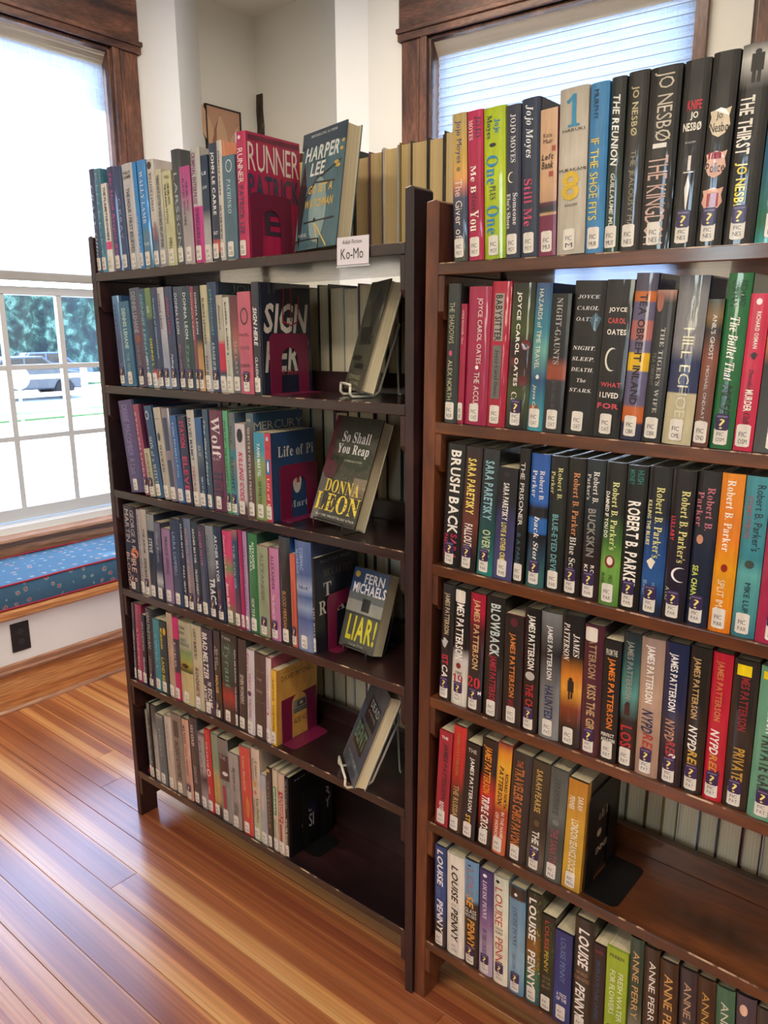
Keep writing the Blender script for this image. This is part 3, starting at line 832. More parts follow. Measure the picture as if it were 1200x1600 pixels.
# ---------------------------------------------------------------- bookcases
M['worn'] = mat_wood('worn_shelf_edge', [(.3, '2a1814'), (.62, '4a2c20'), (.72, 'b89478'), (.95, 'd8c0a4')], scale=(6, 1, 1), nscale=4, detail=8, rough=.5, coat=.2, grain=.1)
def bookcase(name, mw, xa, xb, pw, zs, ztop, wh, wv, label):
    root = empty(name, label=label, cat='bookcase', mat=mw)
    D = .40; t = .0205
    def P(nm, geo, m, bev=.0015, seg=1):
        o = geo.obj(nm, M[m], bevel=bev, seg=seg); o.parent = root; return o
    for (p0, p1, inner, sg) in ((xa - pw, xa, xa, 1), (xb, xb + pw, xb, -1)):
        for (y0, y1) in ((0, .058), (D - .058, D)):
            P('post', Geo().prism([(p0, 0), (p1, 0), (p1, ztop - .004), ((p0 + p1) / 2 + .004, ztop + .001), (p0, ztop - .002)], 1, y0, y1), wv, .0012)
        c0, c1 = sorted((inner - sg * .003, inner - sg * .014))
        P('end_panel', Geo().box(c0, c1, .058, D - .058, zs[-1] - t, zs[0]), wv, 0)
        P('end_rail', Geo().prism([(.058, zs[-1] - t - .002), (D - .058, zs[-1] - t - .002), (D - .058, zs[-1] - t - .075), (D - .085, zs[-1] - t - .048), (.085, zs[-1] - t - .048), (.058, zs[-1] - t - .075)], 0, c0, c1), wv, 0)
        for k, z in enumerate(zs):
            h = .072 if k else .075
            for (y0, y1, ch) in ((.0015, .183, 0), (.205, D - .0015, 1)):
                a, b = sorted((inner, inner + sg * .0125))
                zt = z - t - .0004
                poly = [(y0, zt), (y1, zt), (y1, zt - h), (y0 + .012, zt - h), (y0, zt - h + .014)] if not ch else [(y0, zt), (y1, zt), (y1, zt - h + .014), (y1 - .012, zt - h), (y0, zt - h)]
                P('cleat', Geo().prism(poly, 0, a, b), wv, .001)
    for z in zs:
        P('shelf', Geo().box(xa + .0003, xb - .0003, .0, D, z - t, z), wh, .0016, 2)
        P('worn_edge', Geo().prism([(-.0002, z - .0016), (.0016, z + .0002), (.0005, z - .0003)], 0, xa + .004, xb - .004), 'worn', 0)
        hs = .045 if z != zs[0] else .014
        if z == zs[-1]: hs = zs[-2] - t - z - .004   # the lowest bay is closed by a full board
        P('divider_strip', Geo().box(xa + .001, xb - .001, .186, .204, z + .0002, z + hs), wh, .001)
    return root
ZA = [1.5791, 1.2935, 1.0106, .7276, .4506, .1541]
ZB = [1.5404, 1.2652, .9956, .7220, .4440, .1529]
CA = Matrix.Identity(4)
CB = T(.0472, .0077, 0) @ RZ(math.degrees(-.013243)) @ RY(math.degrees(.0131))
bookcase('bookcase', CA, -1.0115, 0, .0199, ZA, 1.6703, 'wood_dark', 'wood_dark_v', 'dark espresso-stained double-sided bookcase between the window and the reddish bookcase')
bookcase('bookcase', CB, 0, 1.02, .0273, ZB, 1.6435, 'wood_red', 'wood_red_v', 'reddish-brown double-sided bookcase standing nearest the viewer')

SHELFN = ['top', 'second', 'third', 'fourth', 'fifth', 'bottom']
BOOKS = r'''
#B 0
26.8,29.6,232.1,-2.7|b8a468:0,c9a84c:.3,d69a5e:.44,b8706a:.5,4a5474:.57,3a4660:.8,46523f:.92|3a4660|v s 2e3c86 .05 .33 .28 .72 Jojo Moyes;E s 8a8050 .355 .385 .35 .62;v s ddd5c8 .44 .9 .25 .72 The Giver of S|MOY|sunset yellow-to-navy spine with blue lettering
57.5,30.7,231.7,-2.8|c0205a:0,a80f45:.5,b01648:1|a80f45|v r e8d8d8 .06 .19 .15 .42 MOYES;v r 5a2a48 .04 .18 .5 .9 JOJO;v r efe6e0 .36 .54 .25 .6 Me B;v r 4a1a38 .54 .66 .3 .62 efore;v r efe6e0 .66 .8 .2 .75 You|MOY|crimson spine with white serif lettering
88.7,40.9,231.0,-2.8|a9c319:0,b4cc24:.5,98b414:1|a9c319|v r 22324a .05 .2 .12 .42 Moyes;v r 2a7cae .08 .17 .48 .8 Jojo;E s 22324a .23 .255 .3 .6;v r 2a7fb4 .31 .5 .15 .7 One;v r 22324a .51 .6 .3 .6 PLUS;v r 2a7fb4 .64 .83 .15 .72 One|MOY|lime green spine with blue lettering
130.2,27.3,228.4,-2.6|3a4058:0,343a52:1|343a52|v r cfd2d8 .06 .37 .35 .72 JOJO MOYES;C s e6e2b8 .43 .5 .2 .6;v r d8dade .57 .8 .1 .4 Else's Shoes;v r d8dade .57 .78 .55 .85 Someone|MOY|slate spine with a crescent moon
158.1,33.0,232.8,-2.6|2b3c5a:0,273753:1|273753|v q dfe4ea .04 .37 .2 .68 Jojo Moyes;v r c2476e .5 .8 .2 .65 Still Me|MOY|tall navy spine with pink lettering
191.8,29.3,212.5,-2.4|caa888:0,c9a27e:.5,bf9a78:.62,6e2a48:.63,3a3238:.66,3a3238:.69,d0a880:.71,7a2348:.72,8a2a50:1|7a2348|h s 4a3a30 .16 .19 .2 .7 Kate;h s 4a3a30 .2 .23 .2 .75 Muir;h i 3a3030 .3 .34 .1 .8 Left;h i 3a3030 .35 .4 .1 .8 Bank;R s a84a40 .25 .285 .7 .92;R s a84a40 .42 .455 .55 .8|MUI|tan spine with a maroon base
221.7,46.8,234.7,-2.0|b6b0a2:0,c2bcae:.4,b8b2a4:1|b6b0a2|h r 2d86ae .04 .23 .28 .75 1;h s 2a2a2a .24 .258 .15 .92 HARUKI;h s 2a2a2a .475 .495 .05 .98 MURAKAMI;h b d0b030 .49 .67 .15 .8 8;h s 3a3a3a .69 .705 .3 .75 KNOPF|M|thick cream spine, blue 1, yellow 8
269.1,29.4,234.7,-1.6|3f86bd:0,3880b8:.5,4488bc:1|3880b8|v s 1c2a40 .04 .21 .25 .5 MURPHY;v s e2cc4a .32 .8 .15 .6 IF THE SHOE FITS|MUR|bright blue spine with yellow capitals
299.0,22.3,237.0,-1.1|2a3436:0,1e2a28:.4,2e4430:.6,2a4a34:1|2a4434|v i d8dcd8 .1 .5 .2 .7 THE REUNION;v i c8ccc0 .54 .9 .3 .6 GUILLAUME MUSS|MUS|dark green spine with white script
322.0,30.6,239.2,-0.7|2a2a28:0,323232:.5,3a3238:1|2a2a28|v b a8a078 .08 .35 .2 .6 JO NESBØ;v s 8e8a70 .43 .9 .3 .62 THE JEALOUSY MAN|NES|charcoal spine with dull gold capitals
353.1,44.2,237.4,-0.3|262624:0,1e1e1e:1|1c1c1e|v s b8b0a0 .03 .4 .15 .8 JO NESBØ;v s c8a8a0 .48 .97 .15 .8 THE KINGDOM;R s d8d8d4 .41 .435 .25 .7|NES|thick black spine with tall silver capitals
397.9,35.1,237.6,0.2|2a2a2a:0,1e1e1e:1|161618|h b c02038 .21 .26 .25 .8 KNIFE;h b e8e6de .27 .315 .4 .7 JO;h b e8e6de .325 .37 .15 .85 NESBØ;h s c0c0c0 .425 .435 .3 .7 KNOPF;R s dcd8d0 .5 .58 .46 .58;R s dcd8d0 .585 .592 .32 .72;P s e6e2d6 .6 .8 .42 .62|NES?|black spine with a white knife
433.6,34.3,240.0,0.4|2a2a2a:0,1e1e1e:1|161618|S s d8ccb4 .28 .43 .1 .9;h s 201c1c .3 .345 .35 .6 Jo;h s 201c1c .355 .405 .14 .86 Nesbø;S s dcb4a4 .5 .64 .1 .9;R s a02838 .505 .54 .2 .7;h s 201c1c .56 .61 .14 .86 Police;S s d8a898 .69 .82 .1 .9;R s a84848 .72 .79 .3 .75|NES?|black spine with cream blood-spotted shields
468.5,40.2,242.2,0.5|6a6a68:0,d0d0cc:.07,7a7a78:.17,2a2a2a:.22,222222:1|202020|E s 2c2c2c .03 .055 .42 .62;R s 2c2c2c .05 .135 .33 .72;R s 2c2c2c .13 .19 .38 .5;R s 2c2c2c .13 .19 .55 .66;v b e4e2da .25 .54 .12 .58 THE THIRST;v b e6d42a .58 .83 .15 .58 JO NESBØ|NES?|black spine topped by a dark walking silhouette
509.3,46.0,239.7,0.6|2a7a6a:0,1e6a5a:.3,286a90:.55,2a7a5a:.9,3aa0a0:1|286a5a|v b e8e8e8 .68 .85 .3 .7 Where;P s d87030 .58 .63 .3 .8|NG|green and blue spine at the far end
#B 1
15.0,27.5,239.5,0.6|3a4444:0,2e3838:.5,364a46:1|2a2e30|v s a8a888 .13 .42 .25 .65 THE SHADOWS;E s c04a70 .47 .51 .3 .55;v s b8b490 .54 .83 .25 .6 ALEX NORTH|NOR|slim grey-green spine with faint capitals
43.1,12.3,205.8,0.7|a01840:0,a01840:1|a01840|v s e0c8c8 .05 .33 .3 .6 AMELIE NOTHOMB : Thirst|NOT|very thin short crimson spine
56.0,46.2,233.2,0.9|a82450:0,a01c48:1|a01c48|v s e8dcd8 .08 .55 .42 .68 JOYCE CAROL OATES;E s f0e8e0 .56 .59 .45 .6;v s e8dcd8 .61 .87 .42 .66 THE ACCUR|OAT|dark crimson spine with white capitals
102.8,37.4,240.1,1.0|b01c3c:0,a81838:1|a81838|R s a8a49c .08 .4 .22 .7;v b 32201e .09 .4 .25 .62 BABYSITTER;R s 7a7876 .43 .8 .22 .68;v r 2a2a2a .46 .78 .32 .56 Joyce Carol Oates|OAT|red spine with grey torn-paper title strips
140.9,42.7,236.4,1.2|22261e:0,4a5a20:.32,2a1a18:.4,401a18:.6,4a5a2a:.75,1e221a:1|22261e|E s 7a2026 .38 .45 .55 .95;E s 702024 .62 .7 .5 .9;E s 6a2428 .5 .56 .1 .4;v b ece8e0 .06 .7 .25 .48 JOYCE CAROL OATES;v r d8d4c8 .74 .84 .25 .5 Car|OAT?|black spine with red flowers on green
184.1,29.5,235.0,1.4|3a5a8a:0,3a8aa0:.3,6aa8a0:.45,2a5a88:.65,3a98a8:.9|1c2a50|R s 9a5030 .82 .92 .08 .66;v s d8dcc8 .04 .57 .28 .55 HAZARDS of TIME TRAVEL;E s e8e8e0 .61 .64 .4 .6;v i c8d0b8 .68 .86 .25 .5 Joyce Car|OAT|blue-teal spine with a brown circular sticker
214.2,34.4,217.9,1.5|1e1e20:0,181818:.45,9a4a30:.52,9a4a30:.6,3a3a3e:.62,2e2e32:1|181818|v r a8a4a0 .03 .5 .3 .6 NIGHT-GAUNTS;v s 5a5a60 .62 .85 .3 .55 JOYCE CAROL OATES|OAT|black paperback spine with an orange patch
249.2,51.9,235.6,1.8|1e1e20:0,181818:1|141416|h t c8ccd0 .09 .115 .15 .85 JOYCE;h t c8ccd0 .16 .185 .15 .85 CAROL;h t c8ccd0 .23 .255 .15 .85 OATES;h t d8d8d8 .415 .44 .12 .85 NIGHT.;h t d8d8d8 .485 .51 .12 .85 SLEEP.;h t d8d8d8 .555 .58 .12 .85 DEATH.;h t d8d8d8 .625 .65 .35 .65 The;h t d8d8d8 .69 .715 .12 .85 STARS.;P s 406a80 .2 .32 .6 .95|OAT|wide black spine with spaced white italic words
301.6,43.5,235.5,1.8|262628:0,1c1c1e:1|141416|h b e8e4dc .17 .205 .2 .85 JOYCE;h b c85050 .235 .27 .2 .85 CAROL;h b e8e4dc .305 .34 .2 .9 OATES;C s d8d8cc .42 .57 .22 .62;h b c84858 .64 .67 .15 .9 WHAT;h b ece8e0 .705 .74 .15 .85 I LIVED;h b c84858 .775 .81 .1 .9 FOR|OAT|black spine with a thin crescent and red words
345.7,33.5,243.3,1.9|5a5870:0,5a5870:.1,c06a30:.11,c06a30:.16,6a6488:.17,6a6488:.27,b06a68:.28,b06a68:.38,6a6488:.4,6a6488:.46,d8b020:.47,d8b020:.57,6a6488:.58,6a6488:.78,c0622a:.8,c0622a:.88,33345a:.9,2a2c50:1|2a2c50|v b 241c28 .12 .78 .3 .65 TEA OBREHT INLAND|OBR|lilac and orange patterned spine
380.6,29.0,218.8,1.7|b08070:0,2a2422:.08,2a2a2a:.15,242424:1|1a1a1c|E s a86858 .02 .14 .05 .4;v r b8b4ac .24 .8 .42 .65 THE TIGER'S WIFE;v s 6a6864 .4 .62 .12 .3 TEA OBREHT|OBR|short black spine with white serif capitals
410.8,42.9,237.3,1.5|5a6070:0,8a8c90:.1,8a8a90:.4,2e3a68:.5,2e3a68:.68,c0b898:.69,c0b898:1|2e3450|v s 585c64 .06 .26 .5 .62 TELLING OMAR CARILAND;v s d0ccae .3 .88 .35 .72 HILL ECHOES|OML|grey, navy and cream banded spine
455.8,22.0,204.9,1.1|46504a:0,8a6a3a:.12,2e2a28:.2,8a4a34:.4,7a4c3a:.7,6a3a30:1|4a3a30|v s d8d4cc .1 .4 .4 .68 ANIL'S GHOST;v s c8c0b4 .44 .84 .3 .55 MICHAEL ONDAATJE|OND|short rust-brown patterned spine
479.2,31.3,238.1,0.9|1e7a44:0,1a703c:1|14542e|v s 103c24 .04 .18 .2 .5 OSMAN;v s 103c24 .04 .18 .58 .85 RICHARD;v q f0ece4 .24 .6 .3 .7 The Bullet That;v i 14321f .62 .8 .3 .75 MISSE|OSM?|grass green spine with white script
511.6,25.7,211.2,0.7|c81c48:0,c01844:1|a81438|E s f0d8d8 .03 .07 .3 .6;v b e8dcd8 .11 .34 .4 .62 RICHARD OSMAN;P s 3a1020 .36 .41 .3 .7;v q 4a1428 .47 .6 .3 .6 Thursday;v b f0e8e0 .6 .74 .3 .7 MURDER;v q 301020 .75 .82 .35 .7 Club|OSM|short hot pink-red spine
538.0,53.0,213.7,0.7|d8703a:0,c86a3a:.3,3a3a38:.45,585c58:1|4a3a30|E s c86a3a .35 .4 .2 .5;E s c86a3a .5 .54 .3 .5|OWE?|spine fading from orange to charcoal
#B 2
15.0,39.3,232.4,2.1|2a2e30:0,1e2022:1|1a1c1e|v b e8e6e0 .05 .72 .28 .85 BRUSH BACK;v b a81c50 .72 .93 .5 .85 SARA;v b a81c50 .73 .93 .12 .35 PARETSKY|PAR?|black spine with heavy white capitals
54.9,35.7,230.7,2.1|3a2c2c:0,5a3430:.4,7a4034:.6,2c2422:.9|1c1a1c|v b e8d46a .09 .53 .25 .75 SARA PARETSKY;v b e8e0dc .61 .8 .25 .75 FALLOUT|PAR?|dark brown spine with yellow capitals
92.8,34.5,230.7,1.7|363c40:0,2a4048:.4,2a6a68:.75,2a8a84:.95|1e2a30|v b 8ab8c4 .09 .55 .25 .78 SARA PARETSKY;v b b8c8a0 .63 .86 .3 .8 OVERBO|PAR?|grey spine turning teal at its base
129.6,39.0,201.5,1.3|26262e:0,22222e:.3,3a3a6a:.45,4a4a80:.84|22222e|E s 3a3a3e .03 .08 .3 .6;v b e8e6e2 .13 .46 .32 .62 SARA PARETSKY;v b dcd070 .48 .83 .32 .6 LOVE & OTHER CRIM|PAR|short purple and black spine, yellow lower words
170.7,20.4,239.0,0.8|1e2022:0,1c1e20:1|141618|v s e0dedc .1 .56 .25 .65 THE PRISONER;v s 3a6a84 .62 .86 .25 .6 B A PARIS|PAR|narrow black spine with thin white capitals
194.0,35.3,232.5,0.2|2a5aa8:0,2a62b4:.35,1c1e24:.4,2a2c30:.46,2a66b0:.48,2a66b0:.58,241e22:.6,2a4a60:.75,3a7070:.9|1c3a5a|v r d8dce4 .12 .32 .15 .4 Parker;v r d8dce4 .12 .34 .55 .8 Robert B.;v t ece8e4 .46 .84 .3 .65 back Story|PAR?|vivid blue and black camouflage-like spine
232.3,31.6,232.1,-0.4|26282a:0,28322e:.6,1e2020:1|141618|v r d0cc8a .11 .27 .12 .35 Parker;v r d0cc8a .08 .31 .52 .78 Robert B.;v b 6aa0a8 .42 .86 .3 .65 BLUE-EYED DEVIL|PAR|black spine with pale teal capitals
264.9,30.8,232.4,-0.5|2a2624:0,1e1c1c:1|161416|v r c88a5a .1 .55 .4 .75 Robert B. Parker;v r dcdad4 .56 .84 .35 .72 Blue Scre|PAR?|black spine with copper serif lettering
296.7,32.7,233.5,-0.5|2e3c44:0,223038:.45,2e2224:.6,3c2026:1|1a2024|v r dcdcd8 .1 .28 .12 .32 Parker's;v r dcdcd8 .08 .3 .45 .75 Robert B.;v b 8a8884 .34 .68 .25 .68 BUCKSKIN;v b e0dcd8 .74 .86 .2 .4 KNO;v b e0dcd8 .74 .84 .55 .75 ROBI|PAR?|teal-black spine with large grey capitals
330.0,33.8,233.2,-0.4|262826:0,2a2e28:.35,4a7a34:.55,7ab050:.7,5a8a40:1|1e2a1e|v r dce0a0 .13 .6 .42 .75 Robert B. Parker's;v b e8e8e0 .2 .52 .1 .3 DAMNED IF YOU DO;E s 8a2a28 .64 .73 .25 .75;E s e8dcd8 .65 .71 .35 .65;v s 20301e .77 .86 .12 .3 BRANDM;v s 20301e .78 .86 .5 .68 MICHA|PAR|spine fading from black to apple green
364.3,33.3,232.4,-0.4|22262a:0,16181a:1|101214|v b 1c7068 .03 .13 .15 .42 MONEY;v b 1c7068 .03 .12 .55 .85 HUSH;v b ece8e0 .24 .84 .18 .8 ROBERT B. PARKER|PAR?|black spine with very large white capitals
398.3,35.5,234.3,-0.3|24262a:0,222838:.3,1e4a8a:.5,2a5ea0:.75,1c2a48:.95|141c2c|v r d8d48a .13 .6 .42 .78 Robert B. Parker's;v b d8d4a0 .22 .52 .08 .26 KILLING THE BLUES;P s e8e4d4 .6 .68 .2 .6;v s 8aa8c8 .76 .86 .1 .3 BRANDM;v s 8aa8c8 .77 .86 .5 .66 MICHA|PAR?|black spine turning cobalt blue below
434.3,34.7,233.7,-0.3|24242a:0,2a2028:.4,2c2440:.7,1e1e24:1|141418|v r d8d48a .13 .6 .48 .85 Robert B. Parker's;v b c03848 .3 .46 .1 .3 LULLABY;C s f0eef0 .63 .73 .3 .9;v s b8b8a0 .77 .86 .1 .28 ATKI;v s b8b8a0 .79 .85 .5 .68 ACE|PAR?|black spine with a bright crescent moon
469.6,32.7,236.3,-0.2|2c2c32:0,2a2a34:.3,1c2c4a:.5,1c2c4a:1|141a2a|v r b86a7a .13 .35 .08 .36 Parker;v r b86a7a .1 .37 .5 .82 Robert B.;E s c08a70 .4 .46 .2 .5;v b c0d060 .6 .83 .15 .42 SEA CHANG|PAR?|navy spine with rose serif lettering
503.7,31.6,236.8,-0.4|e08a2a:0,d87a1e:.4,e09a20:.6,d87820:1|b86a1e|v r f4ece0 .04 .48 .3 .65 Robert B. Parker;E s a02a18 .56 .61 .35 .65;v s f0e4c8 .66 .87 .28 .6 SPLIT IMA|PAR|bright orange spine with white serif lettering
536.0,32.7,236.7,-0.4|4a9aa8:0,3a8a98:.5,62b0b0:.6,3a8090:1|2a6a78|v s 182838 .05 .45 .5 .85 Robert B. Parker's;v s a84a60 .12 .38 .15 .38 STONE'S THROW;E s 4a5a54 .51 .56 .3 .7;v s 1c3038 .65 .84 .4 .65 MIKE LUP|PAR|teal spine with dark lettering
569.2,49.1,237.1,-0.3|a82a50:0,b02a54:1|8a2040|v b e8dca0 .62 .78 .4 .7 BAD|PAR?|dark pink spine at the far end
#B 3
15.0,27.8,238.5,1.1|3c3e40:0,26282c:.3,20242c:.7,1e2024:1|1c1c1e|v b b8a888 .07 .42 .2 .72 JAMES PATTERSON;P s b8b8b8 .45 .54 .05 .7;v b c02848 .6 .68 .2 .75 1ST;v i e8e4e0 .69 .84 .25 .75 CAS|PAT?|slim charcoal spine with gold capitals
43.8,36.6,237.8,1.0|1c1c1e:0,1c1c1e:.5,c8c6c0:.6,d8d4c8:.8,d0ccc0:1|26262a|v b ece8e2 .13 .6 .2 .68 MES PATTERSON;E s 8a2030 .63 .68 .3 .6;h r 3a2024 .705 .725 .25 .7 THE;h r a01c38 .73 .81 .1 .75 19|PAT?N|black spine with white base and red 19
82.3,32.6,236.9,0.7|a81c38:0,b01c3c:.15,5a2028:.3,2c2426:.6,2c2426:1|1e1818|v b c8a878 .05 .63 .2 .72 JAMES PATTERSON;h r c0283c .7 .79 .05 .9 20;h b e8e8e8 .81 .84 .8 .98 M|PAT?|red-topped brown spine with a red 20
118.8,39.8,237.7,-0.1|2a2626:0,2a2222:1|1a1618|v b bccac8 .05 .47 .3 .82 BLOWBACK;v b a02440 .47 .87 .25 .7 JAMES PATTERSON|PAT|black spine with mint and crimson capitals
161.2,38.5,212.8,-0.7|2e2424:0,2a2020:1|701c34|E s 6a2030 .02 .1 .3 .7;v b c87a3a .16 .74 .25 .62 JAMES PATTERSON;v b 9a2a3a .76 .84 .25 .6 CAJUN JUSTICE|PAT|shorter black spine with copper orange capitals
201.6,31.1,234.0,-1.0|1e1c1e:0,1a1a1c:1|141214|v b e8e6e0 .05 .48 .2 .75 JAMES PATTERSON;E s b8b4b0 .5 .57 .2 .8;v b a82430 .6 .86 .25 .75 THE CHEF|PAT?|black spine with white and red capitals
234.8,39.9,235.0,-1.4|888c8e:0,5a5c5e:.2,2c2c2e:.32,7a7e80:.6,8a8e90:1|4a4e50|v b dcdcd8 .1 .52 .3 .62 JAMES PATTERSON;v b 1c2c5a .57 .84 .3 .72 HAUNTED|PAT|grey misty spine with white capitals
275.4,40.6,240.5,-1.4|1e2024:0,2a2422:.3,c87a28:.45,d89a38:.55,8a3c1c:.7,2c2222:.85,241e1e:1|1e1a1a|v t e8e4de .06 .34 .12 .4 PATTERSON;v t e8e4de .13 .3 .55 .85 JAMES;E s 1a1618 .46 .49 .42 .6;R s 1a1618 .485 .57 .38 .66;R s 1a1618 .57 .63 .42 .5;R s 1a1618 .57 .62 .54 .62;v b 8a4a3a .68 .8 .4 .6 JAILHOUSE|PAT|thick spine with figure against an orange glow
316.6,34.5,234.1,-1.3|5a2438:0,542236:1|3c1628|v b a88868 .1 .4 .3 .7 ATTERSON;v b b89a70 .45 .86 .3 .75 KISS THE GIRLS|PAT?N|maroon spine with pale gold capitals
351.7,30.2,215.4,-1.3|201e1e:0,1c1a1a:1|141214|h b c8c8c0 .07 .12 .15 .8 FROM THE;v b d87a28 .14 .72 .25 .72 JAMES PATTERSON;h b e0ddd4 .76 .79 .1 .85 PERFECT;h b e0ddd4 .8 .83 .1 .9 ASSASSIN|PAT|short black spine with bright orange capitals
382.5,30.3,237.0,-1.2|26343a:0,2a5a60:.2,5a9a94:.45,3a4a48:.62,2a1c1c:.64,2c2020:1|1c2224|v b 8a8a84 .06 .48 .2 .65 JAMES PATTERSON;E s 3a1c24 .5 .53 .35 .6;R s 4a2028 .52 .6 .3 .6;v b a81c24 .68 .9 .15 .8 LOST|PAT|teal misty spine with red capitals
413.9,37.9,236.9,-1.4|a08880:0,b89a84:.4,a88878:1|8a7a74|v b ece8e4 .05 .46 .2 .62 JAMES PATTERSON;v i 1c2040 .51 .68 .2 .7 NYPD;v i a83828 .68 .84 .3 .75 RED|PAT?|taupe spine with navy and red capitals
452.8,36.0,239.5,-1.5|1c2c5a:0,1e2c58:.45,3a3a50:.55,241c30:.8,1c1c30:1|141c38|v b e8e6e4 .07 .47 .18 .6 JAMES PATTERSON;v i b88a70 .53 .68 .2 .62 NYPD;v i a82c30 .68 .8 .3 .7 RED;h i e8e8e8 .77 .82 .35 .75 2|PAT?|navy blue spine with white capitals
489.4,31.7,242.5,-1.3|2c2624:0,1e1c1c:1|161414|v b b89a68 .07 .48 .15 .55 JAMES PATTERSON;v i ece8e0 .53 .7 .2 .62 NYPD;v i c8a040 .7 .84 .25 .7 RED;h b b82028 .83 .88 .3 .7 3|PAT?|brown-black spine with gold capitals
521.7,29.3,241.4,-1.3|b81c34:0,c02038:1|981830|v b c07a48 .05 .45 .2 .62 JAMES PATTERSON;v i ece4dc .51 .68 .2 .65 NYPD;v i c88a38 .68 .82 .25 .65 RED;h b 5a1820 .78 .83 .5 .85 4|PAT?|scarlet spine with white and gold capitals
551.6,35.8,240.0,-1.2|33302e:0,2e2826:1|2a2422|R s e6cc20 .03 .1 .15 .72;v b 8a2830 .11 .46 .35 .7 MES PATTERSON;v b b89240 .58 .8 .3 .75 PRIVATE|PAT?|dark brown spine with a yellow top sticker
588.0,42.4,240.0,-1.0|6aa48a:0,64a086:1|4a8068|R s e6cc20 .03 .08 .1 .4;v b ece8e0 .05 .42 .35 .7 MES PATTERSON;v b 2c3a34 .44 .82 .25 .7 PRIVATE GAM|PAT?|sea green spine with a yellow top sticker
#B 4
15.0,31.5,213.1,2.1|a82c3c:0,a42838:1|a42838|h b e8d8d0 .05 .08 .2 .7 THE;v i 4a2a34 .12 .72 .3 .75 JAMES PATTERSON;v b e8dcd4 .74 .88 .3 .65 REVENG|PAT|red spine with dark slanted capitals
47.7,30.6,236.5,1.9|c83030:0,c02c2c:.3,a02c24:.5,5a3828:.62,4a3424:1|4a342a|v b a07038 .06 .45 .3 .6 JAMES PATTERSON;v b b89a6a .55 .88 .3 .72 THE RUSSIAN|PAT|spine split bright red over brown
79.0,32.9,210.5,1.9|2c2420:0,2e2624:.6,322a3a:.8,2c2422:1|1c1816|h b b8b0a4 .05 .09 .2 .8 THE;v b e8e6e0 .14 .7 .35 .7 JAMES PATTERSON;v b d8b040 .74 .88 .3 .65 STEP|PAT|dark brown spine with white bold capitals
113.3,35.4,231.5,1.6|2c221c:0,2a201c:.3,c02c28:.5,8a2420:.7,2a201e:.85|221c1a|v i e08a28 .06 .5 .15 .72 JAMES PATTERSON;v i ece6e0 .52 .88 .25 .75 TRIPLE CROSS|PAT|black and red spine with orange capitals
149.3,30.7,235.8,1.7|9a3c38:0,d8882c:.08,e0a838:.2,d89838:.5,b04a2c:.6,c0503a:.75,c86a4a:1|8a3c34|v i 3a2018 .2 .55 .25 .58 PATTERSON;v b 2c1c18 .25 .56 .7 .9 RICHARD NORTH;v b e0c8b8 .62 .86 .2 .45 OF HONOR;v b e0c8b8 .6 .84 .6 .82 IN THE NAME|PAT|yellow-orange sunset spine with black capitals
181.7,41.0,228.6,1.4|3a3634:0,383230:1|5a5854|v b a85a3c .06 .12 .3 .6 THE;v b b06a38 .13 .45 .2 .7 TRAVELERS;v b b86a34 .47 .86 .2 .7 CHRIS PAVONE|PAV|charcoal spine with rust orange capitals
224.5,36.5,228.7,1.1|4a4232:0,3c3428:.6,6a6258:.85,5a5450:1|3a3a30|v b b89a58 .07 .45 .3 .65 SARAH PEARSE;E s 6a5a44 .52 .58 .35 .65;v b dcdcd4 .62 .84 .3 .7 THE RE|PEA?|olive-brown spine with gold thin capitals
262.2,35.2,228.6,0.9|5a6260:0,6a7472:.4,4c5654:.6,5e6866:1|5a6462|v i 3c4644 .08 .4 .3 .65 SARAH PEARSE;E s 7a8280 .44 .49 .35 .7;v b 8a4a58 .52 .86 .3 .72 THE SANATOR|PEA|grey-green spine with pink capitals
299.1,36.2,221.4,0.7|b87a2a:0,c89a3a:.4,c8a038:.8,b88e34:1|3a2c26|fR s c08c34 .0 1.0 .0 .1;fR s 2a2426 .2 .95 .16 .95;fh r b8a890 .36 .46 .3 .85 CIETY;fE s a89c88 .55 .62 .4 .55;fh b b0a08c .72 .78 .3 .85 PENNER;v b e8dcc0 .15 .27 .12 .4 PENNER;v b e8dcc0 .13 .25 .55 .85 SARAH;v b e8e0c4 .35 .88 .3 .7 LONDON SEANCE SOCIETY|PEN|mustard yellow spine with cream capitals
#B 5
20.2,29.6,241.3,-1.2|2c4a88:0,2c4c8c:.6,34486a:.75,3c3430:.8,3c3430:1|223a68|v i e8e8e8 .03 .38 .3 .8 LOUISE;v s 5a78a8 .4 .5 .3 .6 LIGHT;v i e8e8e8 .52 .85 .3 .8 PENNY|PEN|royal blue spine with white capitals
51.4,44.1,236.6,-1.5|e0dcd0:0,dcd8cc:1|d0ccc0|v i 2c2a2c .1 .46 .3 .68 LOUISE;h s 6a6a66 .48 .5 .3 .6 BETTER;v i 2c2a2c .52 .86 .3 .68 PENNY|PEN|ivory white spine with black capitals
96.2,34.1,245.5,-1.5|6a9ac0:0,6a98bc:.35,3a3430:.4,342c2a:.95|2c2a28|E s 1c1c1c .04 .055 .3 .5;v s a06a6a .08 .3 .2 .72 LOU;v i d89a40 .32 .44 .2 .7 SE;h s dcdcd8 .45 .49 .1 .9 GLASS;h s dcdcd8 .5 .53 .1 .9 HOUSES;v i d89a40 .55 .82 .3 .8 PENNY|PEN?|pale blue over dark brown spine, orange capitals
131.7,33.1,239.2,-1.7|4a3c78:0,5a4880:.3,8a6a98:.5,b0a0b8:.7,b8a8c0:1|4a3c70|E s e8e4f0 .03 .06 .3 .6;v t e0d8ec .09 .46 .3 .6 LOUISE PENNY;v t 4a3c78 .55 .8 .3 .6 IN THE LIGHT|PEN?|purple cloudy spine with white serif capitals
